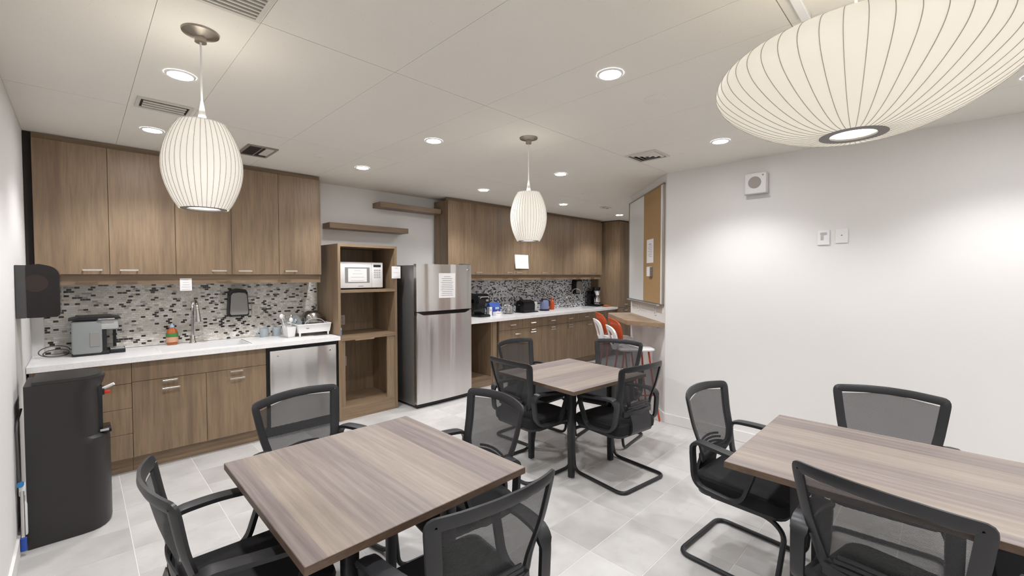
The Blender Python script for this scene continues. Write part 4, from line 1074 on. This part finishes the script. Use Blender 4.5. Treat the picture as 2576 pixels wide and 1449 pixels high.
def saucer(zb):
    key = [(.088, 0), (.13, .003), (.19, .017), (.25, .042), (.305, .074), (.35, .108), (.38, .138), (.396, .165), (.40, .185), (.395, .206), (.378, .229), (.34, .252), (.28, .272), (.2, .286), (.12, .293), (.088, .295)]
    out = []
    for i in range(len(key) - 1):
        p0, p1, p2, p3 = key[max(i - 1, 0)], key[i], key[i + 1], key[min(i + 2, len(key) - 1)]
        for k in range(3):
            t = k / 3; out.append(tuple(.5 * (2 * p1[d] + (p2[d] - p0[d]) * t + (2 * p0[d] - 5 * p1[d] + 4 * p2[d] - p3[d]) * t * t + (3 * p1[d] - p0[d] - 3 * p2[d] + p3[d]) * t ** 3) for d in (0, 1)))
    return [(q, zb + z) for q, z in out + [key[-1]]]
pendant('large white ribbed saucer pendant in the top right corner', 1.77, .22, saucer(2.0), 50, M['shade_big'], .062, .09, 0, 2.4)

# ------------------------------------------------------------------ downlights
dl = {
    (.4, 2.86): 'round recessed downlight beside the nearer barrel pendant cord', (.4, 4.08): 'round recessed downlight closest to the left wall cabinets',
    (1.985, 1.26): 'large bright recessed downlight at top centre of the ceiling', (1.985, 2.85): 'round recessed downlight between the two barrel pendants',
    (1.985, 4.05): 'round recessed downlight above the shelving tower', (3.555, 4.05): 'round recessed downlight above the fridge and far wall cabinets',
    (3.565, 2.85): 'round recessed downlight just right of the farther barrel pendant', (5.11, 4.03): 'farthest round recessed downlight, over the coffee counter',
    (3.58, 1.27): 'round recessed downlight beside the saucer pendant and white wall'}
hid = [(.4, 1.26), (1.985, -.33), (3.58, -.33), (.4, -.33), (.4, -1.9), (1.985, -1.9), (3.58, -1.9), (6.7, 4.05)]  # rear lamps beside both side walls are added to brighten the steel's reflections
HL = ['recessed downlight above the nearest table, over the top edge of the frame', 'recessed downlight behind the viewer in line with the large bright one', 'recessed downlight by the white wall past the right edge of the frame',
      'recessed downlight right above the left wall beside the viewer', 'added unseen downlight brightening the back of the room by the left wall', 'recessed downlight at the back of the room, middle', 'added unseen downlight brightening the back of the room by the right wall', 'recessed downlight hidden by the board at the far counter end']
for (x, y), lb in list(dl.items()) + [(p, q) for p, q in zip(hid, HL)]:
    r = thing('recessed_downlight', lb, 'downlight', (x, y, CEIL - .012), group='recessed ceiling downlights' if (x, y) in dl else 'downlights out of frame')
    part('trim_ring', MB().lathe([(.053, CEIL - .004), (.056, CEIL - .007), (.066, CEIL - .004), (.068, CEIL - .0005)], (x, y), 32, cap0=False, cap1=False), M['white'], r)
    part('glowing_lens', MB().lathe([(.053, CEIL - .0045), (.053, CEIL - .002)], (x, y), 28), M['glow'], r)
    ld = bpy.data.lights.new('downlight', 'SPOT'); ld.energy = SPOT_W; ld.spot_size = math.radians(123); ld.spot_blend = .62; ld.shadow_soft_size = .06; ld.color = (.965, .97, 1.0)
    lo = bpy.data.objects.new('downlight_lamp', ld); C.objects.link(lo); lo.parent = r; lo.location = (0, 0, -.01)

# ------------------------------------------------------------------ vents, detectors
def diffuser(label, x0, x1, y0, y1, style):
    r = thing('ceiling_vent', label, 'vent', ((x0 + x1) / 2, (y0 + y1) / 2, CEIL - .012), group='ceiling air vents')
    part('shade_plate', MB().box(x0 + .01, x1 - .01, y0 + .01, y1 - .01, CEIL - .004, CEIL - .001), M['ventd'] if style != 'grille' else M['ventg'], r)  # flat plate; shade inside the vent opening is put into its colour
    f = MB(); t = .018
    for a in ((x0, x1, y0, y0 + t), (x0, x1, y1 - t, y1), (x0, x0 + t, y0 + t, y1 - t), (x1 - t, x1, y0 + t, y1 - t)): f.box(*a, CEIL - .01, CEIL - .0005)
    part('frame', f, M['ventw'] if style != 'open' else M['ventg'], r)
    if style == 'square':
        cx, cy = (x0 + x1) / 2, (y0 + y1) / 2
        for k, dp in ((.78, .0075), (.52, .0115), (.26, .0155)):
            hx, hy = (x1 - x0) / 2, (y1 - y0) / 2
            def loop(f, z): return [(cx - hx * f, cy - hy * f, z), (cx + hx * f, cy - hy * f, z), (cx + hx * f, cy + hy * f, z), (cx - hx * f, cy + hy * f, z)]
            sl = MB(); sl.loft([loop(k, CEIL - .0045), loop(k - .13, CEIL - .014), loop(k - .155, CEIL - .013), loop(k - .04, CEIL - .0045), loop(k, CEIL - .0045)], cap=False)
            bmesh.ops.remove_doubles(sl.bm, verts=sl.bm.verts, dist=1e-6)
            part('louvre', sl, M['ventw'], r)
    if style == 'open':
        part('loose_blade', MB().box(x1 - .085, x1 - .02, y0 + .03, y1 - .09, CEIL - .012, CEIL - .004, .003, 1), M['ventw'], r)
        part('damper_rod', MB().cyl(((x0 + x1) / 2, y0 + .02, CEIL - .007), ((x0 + x1) / 2, y1 - .02, CEIL - .007), .004, n=8), M['ventg'], r)
    if style == 'slot':
        for k in range(3): part('slat', MB().box(x0 + .03, x1 - .03, y0 + .045 + k * .045, y0 + .065 + k * .045, CEIL - .012, CEIL - .004, .002, 1), M['ventw'], r)
    if style == 'grille':
        n = 14
        for k in range(n):
            yy = y0 + t + (y1 - y0 - 2 * t) * (k + .5) / n
            part('slat', MB().box(x0 + t, x1 - t, yy - .005, yy + .004, CEIL - .009, CEIL - .004), M['ventw'], r)
diffuser('slotted white ceiling vent behind the nearer barrel pendant', .265, .535, 3.36, 3.56, 'slot')
diffuser('open dark ceiling vent with missing grille by the wall cabinets', .98, 1.205, 3.96, 4.31, 'open')
diffuser('square white ceiling vent near the nook corner', 3.42, 3.70, 1.735, 2.02, 'square')
diffuser('grey louvred return grille cut off by the top edge', .245, .55, 1.62, 2.03, 'grille')
for (x, y), lb in {(1.54, 3.91): 'round white ceiling sensor above the shelving tower', (2.46, 1.25): 'round white ceiling sensor beside the large bright downlight', (4.61, 3.38): 'small round ceiling sensor beyond the farther pendant'}.items():
    r = thing('ceiling_sensor', lb, 'sensor', (x, y, CEIL - .01), group='flat ceiling sensors')
    part('disc', MB().lathe([(.055, CEIL - .006), (.064, CEIL - .004), (.066, CEIL - .0005)], (x, y), 28), M['sensor'], r)
    part('cap', MB().lathe([(.02, CEIL - .009), (.024, CEIL - .006)], (x, y), 16), M['sensor'], r)
r = thing('ceiling_junction', 'small white twin fitting on the far ceiling near the board', 'sensor', (5.8, 3.75, CEIL - .02))
part('plate', MB().box(5.7, 5.9, 3.7, 3.8, CEIL - .008, CEIL - .0005, .002, 1), M['ventw'], r)
for xx in (5.75, 5.85): part('lens', MB().cyl((xx, 3.75, CEIL - .008), (xx, 3.75, CEIL - .02), .025, .018, 14), M['grey_light'], r)

r = thing('ceiling_track', 'slim white ceiling strip cut off by the top edge beside the saucer pendant', 'ceiling strip', (1.9, .42, CEIL - .02))
part('channel', MB().box(1.7, 2.11, .405, .437, CEIL - .02, CEIL - .0005, .002, 1), M['white'], r)
part('end_cap', MB().box(2.11, 2.116, .405, .437, CEIL - .02, CEIL - .0005), M['grey_light'], r)
